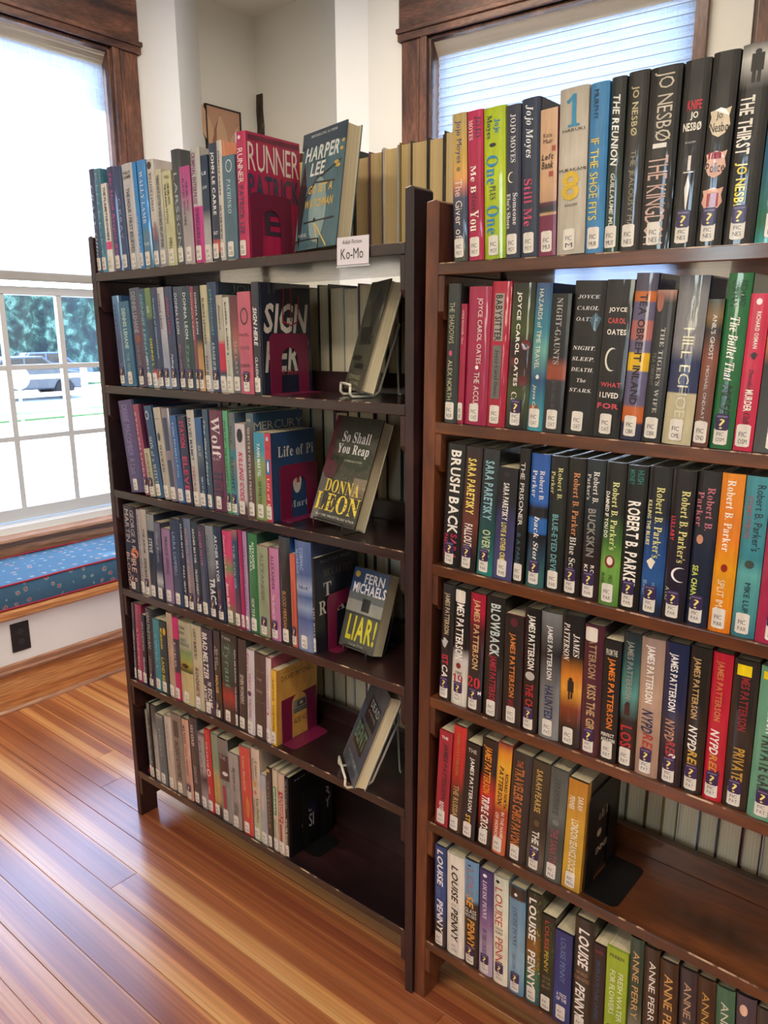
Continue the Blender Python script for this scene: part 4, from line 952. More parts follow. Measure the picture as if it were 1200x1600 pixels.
166.5,33.7,241.9,-2.0|c8d0c0:0,dcdcc8:.4,e0dccc:1|b8b8a8|E s 2c2c2c .03 .06 .2 .45;v s b84a38 .1 .45 .15 .65 LOUISE;h s 3a3a38 .465 .49 .2 .7 KINGDOM;h s 3a3a38 .5 .525 .2 .7 BLIND;v s b84a38 .56 .86 .2 .7 PENNY|PEN?|cream spine with red capitals
200.8,36.3,238.3,-1.8|3c342c:0,4a3a30:.1,6a94b4:.12,7aa0b8:.5,8ab0c4:.7,5a88a8:1|4a6a84|E s dcdcdc .05 .08 .35 .55;v t 3c5470 .18 .55 .3 .55 LOUISE PENNY;v t 5a7890 .62 .85 .3 .5 THE LONG WAY|PEN?|sky blue spine with a brown top
237.7,32.2,244.5,-1.6|3c3428:0,5a5c40:.3,8a5a20:.5,4a7a50:.75,2a6a70:.95|3c4434|N s 5c6838 .0 .4 .5 .98;N s a88830 .3 .7 .55 .98;N s 2c8078 .7 .95 .3 .98;v b ece8e2 .05 .42 .2 .7 LOUISE;v b ece8e2 .52 .86 .2 .7 PENNY|PEN|multicoloured wild landscape spine, white capitals
270.5,29.1,212.0,-1.6|2c281e:0,3a4424:.3,2c301c:.7,2a2418:1|242416|N s 3c5a28 .05 .5 .5 .98;v s b84a28 .05 .35 .3 .6 LOUISE;v s c8b040 .36 .58 .3 .6 PENNY;h s 8a8468 .62 .65 .2 .8 THE NATURE;h s 8a8468 .67 .7 .2 .8 OF THE;h s 8a8468 .72 .75 .2 .8 BEAST|PEN|dark forest green spine with rust capitals
300.2,35.4,196.3,-1.5|343a7a:0,2c3a80:.5,2a4488:.7,2c3a7a:1|24305a|v s 6a88b0 .06 .55 .35 .65 LOUISE PENNY;h b e0e0e8 .67 .71 .2 .8 A TRICK;h b e0e0e8 .72 .76 .2 .8 OF THE|PEN|indigo spine with soft blue capitals
336.1,37.9,243.7,-1.4|3c3830:0,4a4438:.4,3c342c:1|343424|v i ece8e2 .08 .42 .25 .8 LOUISE;h s a87a5a .45 .48 .2 .8 WORLD;h s a87a5a .5 .53 .1 .9 CURIOSITIES;v i ece8e2 .56 .88 .2 .7 PENNY|PEN|dark brown spine with large white capitals
375.5,24.5,210.5,-1.6|3a2428:0,342424:.6,2c2422:1|3a2428|h s a03a50 .05 .08 .2 .8 WATER;v s 3a5a78 .15 .75 .3 .6 PEOPLE'S FUTURE UNITED|PEO|dark plum spine with teal lettering
401.7,39.3,219.3,-1.9|a0b83a:0,98b434:1|a0b83a|h r 4a3a3a .05 .08 .15 .85 PERRIN;v s e8eccc .2 .62 .2 .45 FOR FLOWERS;v s e8eccc .2 .66 .58 .82 FRESH WATER;E s 2a3460 .72 .8 .1 .5|PER|fresh lime green spine with white capitals
443.0,24.8,261.0,-2.3|3c5a4c:0,34503f:.5,8a8878:.7,3a4a3c:.85|2c4438|v s c8a06a .1 .62 .3 .75 ANNE PERRY;v t d0ccc0 .72 .88 .3 .6 Half Moon|PER|deep green spine with gold capitals
470.7,26.8,257.3,-2.8|4a382c:0,4a3a2e:1|33281e|v s e8e4da .1 .62 .4 .8 ANNE PERRY|PER|brown spine with white capitals
500.0,31.4,248.9,-3.2|4c3424:0,4c3424:1|38281c|v s d0a05a .1 .7 .3 .75 ANNE PERRY|PER|chestnut brown spine with gold capitals
533.4,29.5,251.0,-3.5|4a4048:0,443c44:1|342e34|v s b89878 .1 .7 .3 .7 ANNE PERRY|PER|mauve-grey spine with bronze capitals
564.7,28.7,253.6,-3.8|4e3222:0,4a3222:1|36261a|v s b8904a .1 .7 .3 .7 ANNE PERRY|PER|reddish brown spine with ochre capitals
595.1,29.3,253.9,-4.1|4a7a60:0,44705a:1|33543f|v s c8ccb8 .1 .7 .3 .7 ANNE PERRY|PER|jade green spine with pale capitals
625.6,30.5,257.3,-4.2|5a4c5a:0,544854:1|3a3040|E s e0b8a0 .06 .14 .2 .6;v s b8b0a0 .2 .8 .3 .7 ANNE PERRY|PER|grey-purple spine with a cameo portrait
657.1,37.5,252.7,-4.3|4a4440:0,443e3a:1|33302c|v b e0dcd4 .15 .5 .3 .7 THE FAITHLESS|PER|dark grey-brown spine with bold white capitals
#A 0
-1008.7,22.4,249.1,-1.0|4a5478:0,3c5480:.3,34507c:1|30507a|v t a8b8d0 .15 .85 .3 .7 CRAZY Ollie|KR|navy blue spine at the far left end
-984.8,28.2,246.3,-1.2|4c88a0:0,3c7898:.6,4a90a8:1|3a7890|v s 7ab0c4 .04 .85 .3 .6 KEN KESEY|KR|teal spine with faint lettering
-955.0,25.4,209.1,-1.5|e0dedc:0,dcd8d8:.65,d84a80:.66,d84a80:.74,e0dedc:.75|d0ccd0|v b 3a3a40 .04 .64 .35 .75 THE FLAMETHROWERS|KU|short white paperback with a pink square
-927.2,33.9,243.1,-2.0|38407c:0,34447c:1|30407a|v q b84a90 .05 .9 .3 .7 The Moon Keeper Roth|KR|dark blue spine with pink script
-891.4,28.4,239.6,-2.3|2c4a7a:0,2c4c80:1|2a4878|v s 8aa0c0 .3 .7 .3 .65 C KRAY|KR|plain mid-blue spine
-862.0,45.9,241.2,-2.4|c4c4c8:0,b8b8c0:1|b0b0b8|h b 3c3c44 .07 .1 .2 .85 WALLY;h b 3c3c44 .11 .14 .2 .85 LAMB;v b 4a4a54 .23 .84 .35 .65 THE HOUR I FIRST BELIEVED|LA|thick pale grey spine
-815.5,16.3,240.9,-2.3|2c88cc:0,2c80c4:1|2a78b8|v s 9ac8e8 .5 .9 .3 .65 WALLY LAMB|LA|narrow azure spine
-798.6,35.4,240.7,-2.1|3c8cd4:0,2e84cc:.6,5a88a4:.68,4a7a98:1|3a84c0|v r c0dcf0 .1 .58 .35 .7 WALLY LAMB;h s c8dce8 .76 .79 .2 .8 TAPE|LA|wide sky blue spine with white serif capitals
-762.6,28.5,238.5,-1.8|ccc8c4:0,c8c4c0:.55,5a7090:.75,6a7c94:1|c0bcc0|E s 3a3c44 .02 .09 .2 .8;v r 34445c .12 .48 .35 .7 WILLIAM LANDAY;v b a84868 .58 .75 .55 .8 DEFENDING;v b a84868 .62 .73 .25 .45 JACOB|LA|cream spine with navy capitals and red words
-733.5,28.4,212.7,-1.4|c8c4b0:0,b8b8b0:.5,9a9aa8:1|b8b4a4|v b 4a4c50 .06 .8 .3 .7 THINGS HAVE GOTTEN WORSE SINCE WE LAST SPOKE|LA|beige paperback with condensed black lettering
-704.0,35.2,205.3,-1.5|c8c8a4:0,c0c098:1|b8b890|h s 3a3a30 .05 .08 .3 .8 STIEG;v b 3a3c34 .13 .55 .2 .42 THE DRAGON TATTOO;v b 3a3c34 .13 .35 .55 .75 THE GIRL WITH;v b 3a3c34 .7 .82 .35 .65 STIEG L|LA|pale yellow paperback with black capitals
-668.2,29.5,245.9,-1.4|3c4450:0,5a6470:.5,4a5460:1|5a6068|v s a8b0b8 .2 .85 .3 .7 LARSSON|LA|tall grey-black worn spine
-638.1,37.1,206.1,-0.8|b84a90:0,b85a98:.25,a8a0a4:.5,b0a8a8:1|a85088|v s 3c2c3c .12 .6 .2 .42 PLAYED WITH FIRE;v s 3c2c3c .15 .45 .55 .75 THE GIRL WHO|LA|magenta and grey paperback
-600.4,32.7,238.6,-0.3|b8bcb8:0,b8bab8:.5,c0288c:.505,b82880:1|b8b8b8|v b 7a2c6a .04 .48 .2 .6 CRIMINAL ENTERPRISE;v b 4a2048 .52 .85 .3 .7 OWEN LAUKKAN|LA|silver spine with a magenta lower half
-567.2,24.8,220.2,-0.3|2c4468:0,2c4464:.5,a8a8a8:.62,b8bcc0:1|344860|h b d0dce4 .15 .18 .2 .8 LE;h b d0dce4 .28 .31 .2 .8 LAW|LA|short navy paperback with a pale base
-541.8,28.5,239.3,0.3|2c3c5c:0,2c3a58:.8,c05048:.84,c05048:.92,2c3a58:.93|28344e|v b d8dce0 .07 .6 .3 .75 JOHN LE CARRE;h b d0d4d8 .74 .77 .3 .8 OUT|LE|navy spine with large white capitals
-512.7,17.1,241.0,0.6|c8c4bc:0,c4c0b8:1|e0a888|v b 3a3c44 .08 .45 .3 .65 JOHN LE CARRE;v b 3a3c44 .53 .82 .3 .65 SILVERVIEW|LE|cream spine with a peach cover
-494.3,40.7,207.9,0.4|5a7c90:0,567888:1|54748a|E s d8dcd8 .04 .16 .3 .8;E s 5a7c90 .05 .15 .34 .76;v t b8c8d0 .22 .55 .35 .65 PACHINKO|LEE|blue-grey paperback with an oval emblem
-453.1,32.3,248.6,0.5|b8285c:0,b82458:1|b8265a|E s e8c8d0 .03 .06 .3 .6;v s e8dcd8 .13 .4 .25 .75 RUNNER;v b 5a2c54 .42 .8 .25 .7 PATRICK LEE;fR s 7a2048 .02 .06 .05 .98;fh s e8dcd4 .08 .3 .04 .97 RUNNER;fh b 34405c .32 .52 .04 .97 PATRICK;fh b 3a2c44 .6 .8 .3 .6 E|LEE|hot pink hardcover whose pink front cover shows
#A 1
-949.0,33.4,226.6,-3.0|5a88b4:0,4a78a4:.2,4a5888:.5,4470a0:1|3c6090|v s 2c3c60 .1 .75 .3 .6 MYSTIC RIVER|LEH?|short pale blue worn spine
-915.0,46.0,211.1,-3.0|3c7898:0,346c90:1|346c90|v b b8d0c4 .08 .55 .3 .65 DENNIS LEHANE;v s 8ab8b8 .6 .88 .35 .6 THE GIVEN|LEH|steel blue paperback with pale capitals
-868.2,43.3,242.1,-3.1|54607c:0,6a5068:.4,5c4864:.7,4c4468:1|4c4868|v s 98a8b8 .04 .45 .3 .7 DENNIS LEHANE;E s 8a5048 .47 .55 .3 .8;v s 7a7c94 .57 .78 .35 .6 THE DROP|LEH?|plum-brown spine
-824.1,22.9,239.3,-3.1|34607c:0,3c6c88:1|34607c|v i 70a8b4 .05 .75 .2 .7 DENNIS LEHANE;v b c8d0d8 .68 .85 .3 .6 LIVE BY|LEH|sea blue spine with slanted capitals
-799.7,24.0,239.9,-3.3|7a9860:0,6a8a60:.28,2c4868:.32,2c4464:.8,b84850:.84,b84850:.9,b8b8bc:.92|2c4464|v s c8d0b8 .18 .25 .3 .7 BR;v b b8b84c .5 .78 .3 .7 DENNIS L|LEH|spine with an olive top over navy
-775.1,26.5,239.4,-3.0|3c4c74:0,34466c:1|34446c|v i 7aa8d0 .1 .7 .3 .65 Dreaming of Constantinople|LEO?|slate navy spine with blue script
-748.0,25.8,239.0,-2.8|c0bcc0:0,a8aab8:.5,7a94b8:1|9aa0b0|v b 2c3448 .06 .4 .25 .55 DONNA LEON|LEO?|off-white spine turning blue
-721.6,29.9,239.1,-2.4|3c4c74:0,34446c:1|34446c|v b 9a4060 .1 .45 .35 .65 DONNA LEON;v i b8c8d8 .65 .85 .35 .65 Falling in|LEO?|navy spine with faint red capitals
-691.1,31.5,237.9,-2.2|44546c:0,4c4c60:1|444c64|v b a8b4c0 .06 .45 .25 .6 DONNA LEON;v i 8a6070 .55 .85 .3 .6 Earthly|LEO?|grey-blue spine with pale capitals
-659.0,32.3,237.9,-1.7|2c4860:0,28504c:.6,2c4860:1|2c4058|v b b8c8cc .06 .5 .3 .65 DONNA LEON;v i 5a9080 .55 .85 .3 .6 Trace|LEO?|blue-green spine with white capitals
-626.1,12.2,236.6,-1.6|a04c60:0,8a4c5c:.6,6a4c64:1|844c60|v b d0a8a8 .06 .5 .3 .65 DONNA LEON|LEO?|dusty red spine
-613.3,20.9,236.5,-1.5|2c3444:0,2c3444:.5,b08858:.6,c09868:.9|34384a|v b b8c0c8 .06 .45 .3 .65 DONNA LEON|LEO?|spine with dark top over sandy brown
-591.8,25.2,237.4,-1.5|c0bc9c:0,b8b498:.5,a8a8a4:.55,b0b0b0:1|b0ac98|v b 3c3c3c .12 .55 .35 .65 ELMORE LEONARD;v b 3c3c3c .66 .84 .35 .65 ROAD D|LEO|cream and grey spine with black capitals
-566.0,32.1,242.5,-1.2|2c4870:0,28406c:1|243c58|v s 5ab0a0 .06 .48 .3 .6 JOHN LESCROART;v i a8c8c8 .54 .84 .3 .6 A PLAGUE OF SECR;fh s 3c8078 .02 .1 .3 .95 JOHN|LES?|navy spine with green capitals
-533.3,22.2,214.1,-1.2|b8b4a4:0,b0ac9c:.45,c02c4c:.5,c02c4c:.75,34405c:.8,b8b4b0:.9|b0aca0|v i 6a6c6c .1 .35 .3 .6 Bluebird|LES|beige spine with a red and navy swoosh
-510.5,20.9,208.4,-1.1|c8c8bc:0,c0c0b4:1|b8b8ac|v b 3c4440 .05 .55 .3 .6 BLUEBIRD, BLUEBIRD;E s 3c9070 .57 .6 .3 .6;v s 4a6a64 .65 .88 .3 .6 ATTICA LOCKE|LOC|white spine with small black capitals
-489.0,25.0,210.9,-0.6|6a3448:0,8a4c50:.3,a86c64:.5,5c5c68:.7,6a707a:1|5a3c4c|v s b8b0b0 .45 .8 .35 .65 THE LAST|LOW|maroon-to-grey slim spine
-463.4,42.6,217.9,-0.3|c06478:0,b85c70:1|b05468|E s 5c4450 .15 .32 .2 .8;E s c06478 .17 .3 .3 .72;h s 4a3a44 .4 .43 .1 .8 MATE-;h s 4a3a44 .53 .56 .1 .8 TUTE;h s 4a3a44 .7 .73 .1 .8 DER;h s 4a3a44 .8 .83 .1 .8 MURDERS|LU?|pink paperback with stacked dark words
-420.2,23.7,236.6,-0.3|34384c:0,2c3448:1|283048|v i d8d8d8 .22 .56 .3 .8 SIGN HERE;v i c8ccd0 .66 .88 .35 .7 CLAUDIA L;fh i c8c4bc .18 .45 .08 .95 SIGN;fh i c0bcb4 .52 .8 .08 .95 HERE;fL s a02c34 .05 .36 .48 .44;fL s a02c34 .04 .34 .62 .6;fL s a02c34 .1 .34 .76 .74;fL s a02c34 .34 .38 .44 .6;fL s a02c34 .34 .38 .74 .6;fh q 9a3038 .78 .83 .4 .9 Claudia|LUX|black hardcover whose cover has brushed letters
#A 2
-939.4,64.5,244.0,-7.3|5c4c84:0,54487c:1|2c5068|v s 8478b0 .05 .8 .3 .7 DEBBIE MACOMBER A Last|MAC|violet spine with a dark green cover
-874.3,25.0,238.1,-7.0|a04868:0,8c3c60:1|6c3458|v b c890a8 .08 .8 .3 .65 STOLEN LIVES|MAC?|rose spine leaning left with pale capitals
-848.3,26.0,125.4,-7.2|b8b498:0,b0ac94:1|a8a48c|v s 5c5c5c .1 .7 .3 .6 PAPER|MAG?|short straw-coloured spine
-820.7,32.1,237.0,-7.6|2c5480:0,28507c:.5,2c6088:1|284c74|E s a8b8c8 .05 .15 .15 .7;E s 2c5480 .07 .13 .25 .6;v r a0b8c0 .33 .86 .25 .7 SON of a WITCH|MAG|deep blue spine with white serif capitals
-788.1,30.0,234.4,-6.7|b8b0a4:0,b0a89c:1|a89c94|R s 4c4444 .12 .125 .2 .8;E s 3c4858 .27 .36 .3 .7;v r 3c3c3c .4 .7 .4 .7 WICKED|MAG|taupe spine with a dark oval and serif title
-757.4,34.5,233.9,-5.5|948c94:0,8c848c:.2,84788c:1|4c5c78|R s 34486c .1 .45 .2 .75;R s 34486c .55 .9 .2 .7|MAJ|mauve spine with blue panel blocks
-722.3,26.7,218.5,-5.0|3c68a4:0,38649c:1|34609c|v r a8c8d8 .08 .7 .3 .65 Caine Divinity's Prize|MAL|medium blue spine with pale serif lettering
-695.0,30.3,218.4,-3.7|343c5c:0,30385c:1|2c345c|v b b8345c .05 .35 .2 .8 STATION;v b b8345c .45 .95 .2 .8 ELEVEN|MAN|navy spine with crimson block capitals
-664.1,29.2,235.6,-2.9|c0bcb4:0,b8b8b4:1|3c5474|v b 2c3c5c .08 .52 .3 .65 DAVID MAMET;v b a0505c .58 .9 .3 .65 CHICAGO|MAM|white spine with navy and red capitals
-634.2,26.2,218.9,-1.9|3468a4:0,3c6498:.2,5c6c78:.45,34486c:.6,304870:1|304c74|v s b8b8b0 .3 .42 .3 .7 SEA OF;v b b8c8c8 .65 .88 .4 .7 EMILY ST JOHN|MAN|blue and brown paperback
-607.4,20.6,240.3,-1.4|44607c:0,405c74:1|3c5870|v i a8b8c0 .1 .75 .3 .65 The Glass Hotel|MAN|narrow grey-blue spine
-586.2,48.3,240.2,-0.8|74385c:0,6c3458:1|5c2c50|v r d8d0d4 .06 .46 .2 .85 Wolf;h s a898a8 .46 .49 .2 .8 HILARY;v r 2c2c48 .6 .86 .2 .85 Hall|MAN|thick plum spine with large white title
-537.3,18.5,241.5,-0.5|5cac7c:0,54a474:1|48946c|v s 2c4c44 .1 .3 .3 .7 PHILLIP;v b 2c4c3c .35 .85 .3 .65 THE DARKEST PLACE|MAR?|mint green spine
-518.2,23.0,238.4,-0.0|6c7880:0,707c80:.35,3c8494:.36,3c8494:.45,7c8484:.46,3c8898:.7,6c9098:1|4c6478|v s 2c3c44 .13 .3 .3 .65 PHILLIP;v b 2c3c4c .42 .75 .3 .7 SLEIGHT|MAR?|grey and teal banded spine
-494.6,33.2,215.1,0.1|c8c0c4:0,c0b8bc:.8,5c3c44:.9|b8b0b4|E s 2c2c3c .05 .2 .2 .8;v i b8305c .3 .86 .3 .75 KILLING CODE|MAR|white spine with a dark portrait and red title
-460.8,25.8,240.2,0.2|54707c:0,5c6c74:.1,5c4c4c:.2,6c5450:1|34587c|h s b8b8b4 .05 .08 .2 .8 ANTHONY;v r c8c0b8 .13 .88 .3 .6 MERCURY PICTURES PRESENTS;fh s a8a498 .08 .16 .02 .98 MERCURY|MAR|grey-brown tall spine beside a blue cover
-434.4,35.6,199.5,0.2|3c94b4:0,3c94ac:.2,88a068:.35,8c9c60:1|8c9868|v b d0e0e4 .12 .5 .3 .6 YANN MARTEL;v b 2c4c44 .55 .9 .3 .6 OF PORTUGAL|MAR|green-and-cyan short spine
-398.2,20.3,200.4,0.2|c03c50:0,b83c50:1|2c4c78|E s a8c8d8 .04 .09 .3 .7;R s 2c6ca8 .29 .46 .15 .85;E s e8e4e0 .31 .44 .4 .65;v r e8c8c8 .5 .86 .3 .7 Life of Pi;h s 5c2838 .15 .18 .3 .7 Yann;fh r c8c8c0 .16 .28 .15 .95 Life of Pi;fE s c8c0b8 .42 .72 .46 .66;fR s a84038 .45 .6 .55 .62;fh r a8b0b8 .8 .88 .35 .95 Martel|MAR|red spine with a deep blue cover facing right
#A 3
-992.0,65.6,242.3,0.1|2c3450:0,34384c:.6,3c3448:1|803048|v s c0b4b4 .04 .42 .2 .5 MARTIN;v s c0b4b4 .04 .5 .6 .85 GEORGE R R;v s d8b8a8 .55 .9 .45 .8 FIRE &;v s d8b8a8 .55 .95 .1 .35 BLOOD;E s c87050 .48 .6 .5 .98|MAR?|thick dark spine with an orange flare
-925.2,19.8,238.7,-0.0|b0a8a8:0,a8a0a0:1|a09898|v b 5c5458 .05 .85 .35 .65 AN OBJECT OF BEAUTY|MAR|pale grey-pink spine
-904.8,25.2,243.0,0.1|b8b0a8:0,b0a8a0:1|a8a098|v b 2c2c34 .22 .5 .3 .7 THE JUDGE;v b 2c2c34 .56 .86 .3 .7 STEVE MARTINI|MAR?|stone coloured spine with black slanted capitals
-879.0,33.9,233.9,0.3|98a0a0:0,889498:.18,2c3c54:.2,304058:1|2c3850|v b c8ccd0 .28 .45 .3 .75 STEVE|MAR|spine with a silver top over dark blue
-844.4,28.7,216.0,0.3|74748c:0,646880:.3,34405c:.4,384464:.6,b8bcc0:.75,2c3448:.85|4c5068|v s a8b0c0 .12 .5 .35 .7 Glass Room|MAW|blue-violet spine with a white curve
-813.2,37.1,203.0,-0.3|9c7ca0:0,94749c:.7,8c789c:1|8c7498|v s 44344c .1 .6 .35 .7 PRAGUE SPRING|MAW|lilac paperback with dark lettering
-775.0,40.8,235.6,-0.5|3c4c6c:0,34486c:1|2c4064|v s 98b0c4 .15 .65 .3 .6 LAURA CAMPBELL|MAY|dusky navy spine
-731.6,19.5,243.7,-0.9|2c3850:0,2c344c:1|283048|v b c8ccd0 .06 .44 .3 .65 ARCHER MAYOR;v b c8ccd0 .52 .82 .3 .65 FALL GUY|MAY|dark spine with white slanted capitals
-710.2,28.2,245.1,-1.2|6c7c98:0,747890:.4,98848c:.7,4c4c64:1|606c88|v s b89098 .1 .48 .3 .65 ARCHER MAYOR;v s c8a8a8 .5 .8 .3 .6 PRESUMPTION OF|MAY?|lavender-blue spine with pink capitals
-679.0,24.8,243.0,-1.8|3c4858:0,384454:1|344054|v b c8ccd0 .08 .45 .3 .65 ARCHER MAYOR;v b c8ccd0 .52 .84 .3 .65 PROOF POSITIVE|MAY?|grey-slate spine with white capitals
-653.6,27.6,235.1,-1.8|5c4c64:0,4c5474:.4,3c4860:1|3c4460|v s b87478 .06 .44 .3 .65 ARCHER MAYOR|MAY|thin violet-grey spine
-625.3,32.5,239.8,-1.8|8c949c:0,848c94:.4,5c606c:.55,34384c:.7,2c3448:1|30384c|v s 4c5058 .1 .5 .2 .5 ARCHER MAYOR;v b d8dcdc .56 .84 .3 .9 TRACE|MAY?|silver spine with large white title
-592.3,29.6,242.1,-1.5|2c405c:0,2c3c58:1|283854|v b c8d0d0 .09 .58 .2 .6 ARCHER MAYOR;v b 8c3c50 .65 .85 .3 .6 THE MARBLE|MAY?|blue-black spine with white capitals
-562.1,36.2,236.7,-1.3|c8406c:0,c84470:.25,6c8c5c:.4,c8406c:.5,b84068:.75,7c7c5c:.85|b04c68|v i d8b0a8 .05 .5 .15 .4 Deacon King Kong;v i e8d8d0 .55 .9 .15 .5 James McBride|MCB|hot pink spine with green patches
-525.3,20.8,245.6,-0.6|b07468:0,3c5874:.12,344c6c:.5,8c3850:1|3c4464|v s a8b8c0 .15 .6 .3 .6 THE COLOR|MCB|blue spine with a peach top
-504.0,14.2,247.9,-0.3|a82c64:0,a82c60:1|982858|v s c06c90 .2 .5 .3 .5 BOOK|MCC|plain magenta spine
-489.2,14.0,246.1,-0.1|b090b8:0,a88cb0:1|9c84a8|v b 74507c .15 .8 .3 .6 ALEXANDER MCCALL|MCC|pale purple spine
-474.6,33.9,245.6,0.2|3c8454:0,34784c:1|2c5c50|v b c8dcc8 .12 .38 .3 .5 MCCALL;v b c8dcc8 .08 .35 .55 .78 ALEXANDER;v b c8d8c8 .65 .9 .3 .6 HOW TO RAISE;fh s 8c9c94 .1 .2 .1 .6 ALEX|MCC|emerald spine with white capitals
-440.1,37.4,221.5,0.4|98a488:0,909c80:1|a85c5c|v s 5c6450 .08 .6 .3 .6 ALEXANDER|MCC?|sage green paperback with a checked cover
-401.1,32.8,223.7,0.1|c080a8:0,b878a0:1|3c6c60|v b 6c3c64 .08 .45 .3 .6 ALEXANDER;v i e0b8cc .5 .85 .3 .6 The Second Worst|MCC?|pink paperback spine
-366.6,36.8,254.3,-0.1|4c5460:0,34343c:.2,2c2c34:1|2858a0|v s b89058 .5 .85 .3 .6 BLOOD MERIDIAN|MCC|tall black spine beside a blue cover
-329.2,16.2,219.4,-0.2|c86450:0,c06048:1|b85844|v s 8c3c34 .3 .8 .3 .6 ALL THE PRETTY HORSES|MCC?|coral orange paperback
-311.5,49.7,254.9,-0.4|5c74a8:0,50689c:.3,9cacc8:.42,486498:.5,8ca0c0:.6,4c649c:.7,7c8cb0:.9|344870|h r 1c2848 .4 .43 .2 .9 McC;v s a8c0e0 .08 .3 .05 .25 McCARTHY;v s a8c0e0 .06 .26 .35 .55 CORMAC|MCC|cloudy blue hardcover spine
-259.9,8.3,220.9,-0.7|242838:0,242834:1|202838|v r c8c8c8 .5 .86 .3 .7 THE ROAD;v s 6c6450 .1 .4 .3 .6 CORMAC;fh s 6c6c70 .04 .07 .15 .85 PULITZER PRIZE;fh r 54504c .14 .22 .2 .9 MCCARTHY;fh r b8b8b4 .28 .42 .2 .38 T;fh r c0c0bc .46 .6 .08 .25 R;fh r b8b8b4 .5 .62 .5 .9 AD|MCC|black paperback with white scattered letters
#A 4
-996.5,11.9,236.6,2.6|4c4c60:0,4c4858:1|484458|v b b8b8bc .35 .85 .3 .7 HIEROGLYPHICS|MCC|thin slate spine
-983.6,32.6,237.6,2.4|a03c60:0,a03058:1|8c2c50|v s d8a0b0 .3 .85 .3 .6 ATONEMENT|MCE|raspberry spine with pale lettering
-949.7,19.7,211.3,2.3|2c3040:0,2c2c3c:1|2c2c3c|v s c0c4c8 .1 .5 .3 .65 IAN McEWAN;v i c8ccd0 .6 .85 .3 .65 Nutshell|MCE|short charcoal spine with white script
-927.4,35.8,236.2,1.7|34404c:0,303844:1|343c4c|v s a0a8ac .05 .5 .3 .65 IAN McEWAN;v s 8c9498 .6 .85 .3 .6 LESSONS|MCE?|grey-black spine with grey capitals
-890.0,27.4,212.9,1.4|3c90a0:0,348898:1|30808c|v s 7cb8c4 .2 .7 .3 .6 SWEET|MCG|turquoise spine
-861.8,33.2,215.0,1.4|2c4c4c:0,2c4858:.3,2c4c48:1|284450|E s d8a840 .08 .18 .6 .95;v b c8c048 .1 .38 .2 .5 MCGURKEN;v b c0b848 .5 .9 .2 .6 LAND BEEF|MCG|dark green spine with yellow capitals
-826.4,26.5,246.8,0.9|b8a08c:0,b49884:1|a88c7c|v s 8c6858 .15 .6 .35 .6 PAULA McLAIN|MCL|sandy tan spine
-798.3,24.1,240.3,0.7|c83078:0,c02c70:.25,3c4458:.26,3c4458:.65,b82860:.67|b02c68|v s b8a8b0 .3 .6 .3 .6 DEB|MCM|magenta and black spine
-773.3,55.0,237.3,0.6|b4b098:0,a8a88c:.3,7c9468:.36,8ca05c:.45,a89c48:.5,3c5030:.6,bcb080:.61,c0b488:1|b0a880|h r 4c6468 .06 .1 .05 .6 LONESOME;h r 4c5858 .12 .16 .1 .6 DOVE;h r 5c7478 .2 .24 .05 .7 LARRY;h r 5c7478 .25 .29 .05 .9 McMURTRY;P s 2c2818 .5 .56 .2 .8|MCM|thick cream spine with a landscape painting
-717.6,43.3,239.9,0.6|bcb498:0,b8b094:1|7c8c94|v b 4c5058 .05 .4 .3 .6 LARRY McMURTRY;v b 6c3c44 .5 .84 .35 .65 BOONE'S|MCM|wide parchment coloured spine
-673.7,45.3,241.3,0.6|404458:0,403c50:.6,4c3848:1|4c2c40|v b dcdcd8 .05 .58 .2 .65 BRAD MELTZER;v b d8d4cc .6 .65 .5 .8 THE;v b dcdcd8 .68 .9 .5 .85 ESCAPE;v b dcdcd8 .66 .85 .1 .4 ARTIST|MEL|dark plum spine with heavy white capitals
-627.8,25.3,245.7,1.2|44444c:0,4c443c:.5,5c4a30:.8,342c2c:1|38302c|v s b8b4ac .18 .45 .25 .5 MELTZER;v s b8b4ac .2 .38 .6 .8 BRAD;v b d0b070 .5 .7 .3 .7 HOUSE|MEL?|brown-black spine with gold lower words
-601.9,52.1,250.0,1.5|2c3438:0,4c5c54:.2,34443c:.55,a83434:.7,4c3430:.85,5c3c34:1|242c34|h s b8c0bc .05 .08 .2 .8 TWIN;v r 5c8478 .12 .6 .25 .75 Tyrant|MEL|dark spine with a red lower patch
-549.2,11.8,250.1,1.8|34343c:0,303038:1|2c2c34|v b c0c4c8 .15 .5 .3 .65 BEN MEZRICH;v b b8bcc0 .55 .82 .3 .65 THE MIDNIGHT|MEZ|narrow black spine with slanted capitals
-536.8,32.4,247.4,2.0|4c4444:0,443c3c:1|40383c|v b b8b0a8 .38 .7 .35 .75 SEVEN WONDERS|MEZ|dark brown-grey spine with pale capitals
-503.8,28.3,227.8,2.3|c8c0c4:0,c4bcc0:1|b8b0b4|v s a84058 .05 .25 .2 .45 Fern;v s a84868 .28 .45 .35 .65 FERN;E s 5c3c68 .48 .54 .2 .7;v s 8c4c68 .58 .8 .35 .65 FALLING;E s 6c3c40 .84 .88 .3 .6|MIC|white floral spine with pink lettering
-474.9,39.9,225.7,2.2|5c4848:0,54403c:1|4c3838|R s 8c7468 .2 .205 .1 .9;h s a89888 .28 .31 .25 .7 THE;h s a89888 .42 .45 .2 .75 CROSSROADS;R s 8c7468 .56 .565 .1 .9|MIL|wide leather brown spine
-434.3,19.1,224.9,2.3|d0c4c4:0,ccc0c0:1|a85064|v s a85c60 .2 .6 .35 .6 UTOPIA AVENUE;E s a83838 .64 .67 .3 .6|MIT|white spine over a crimson cover
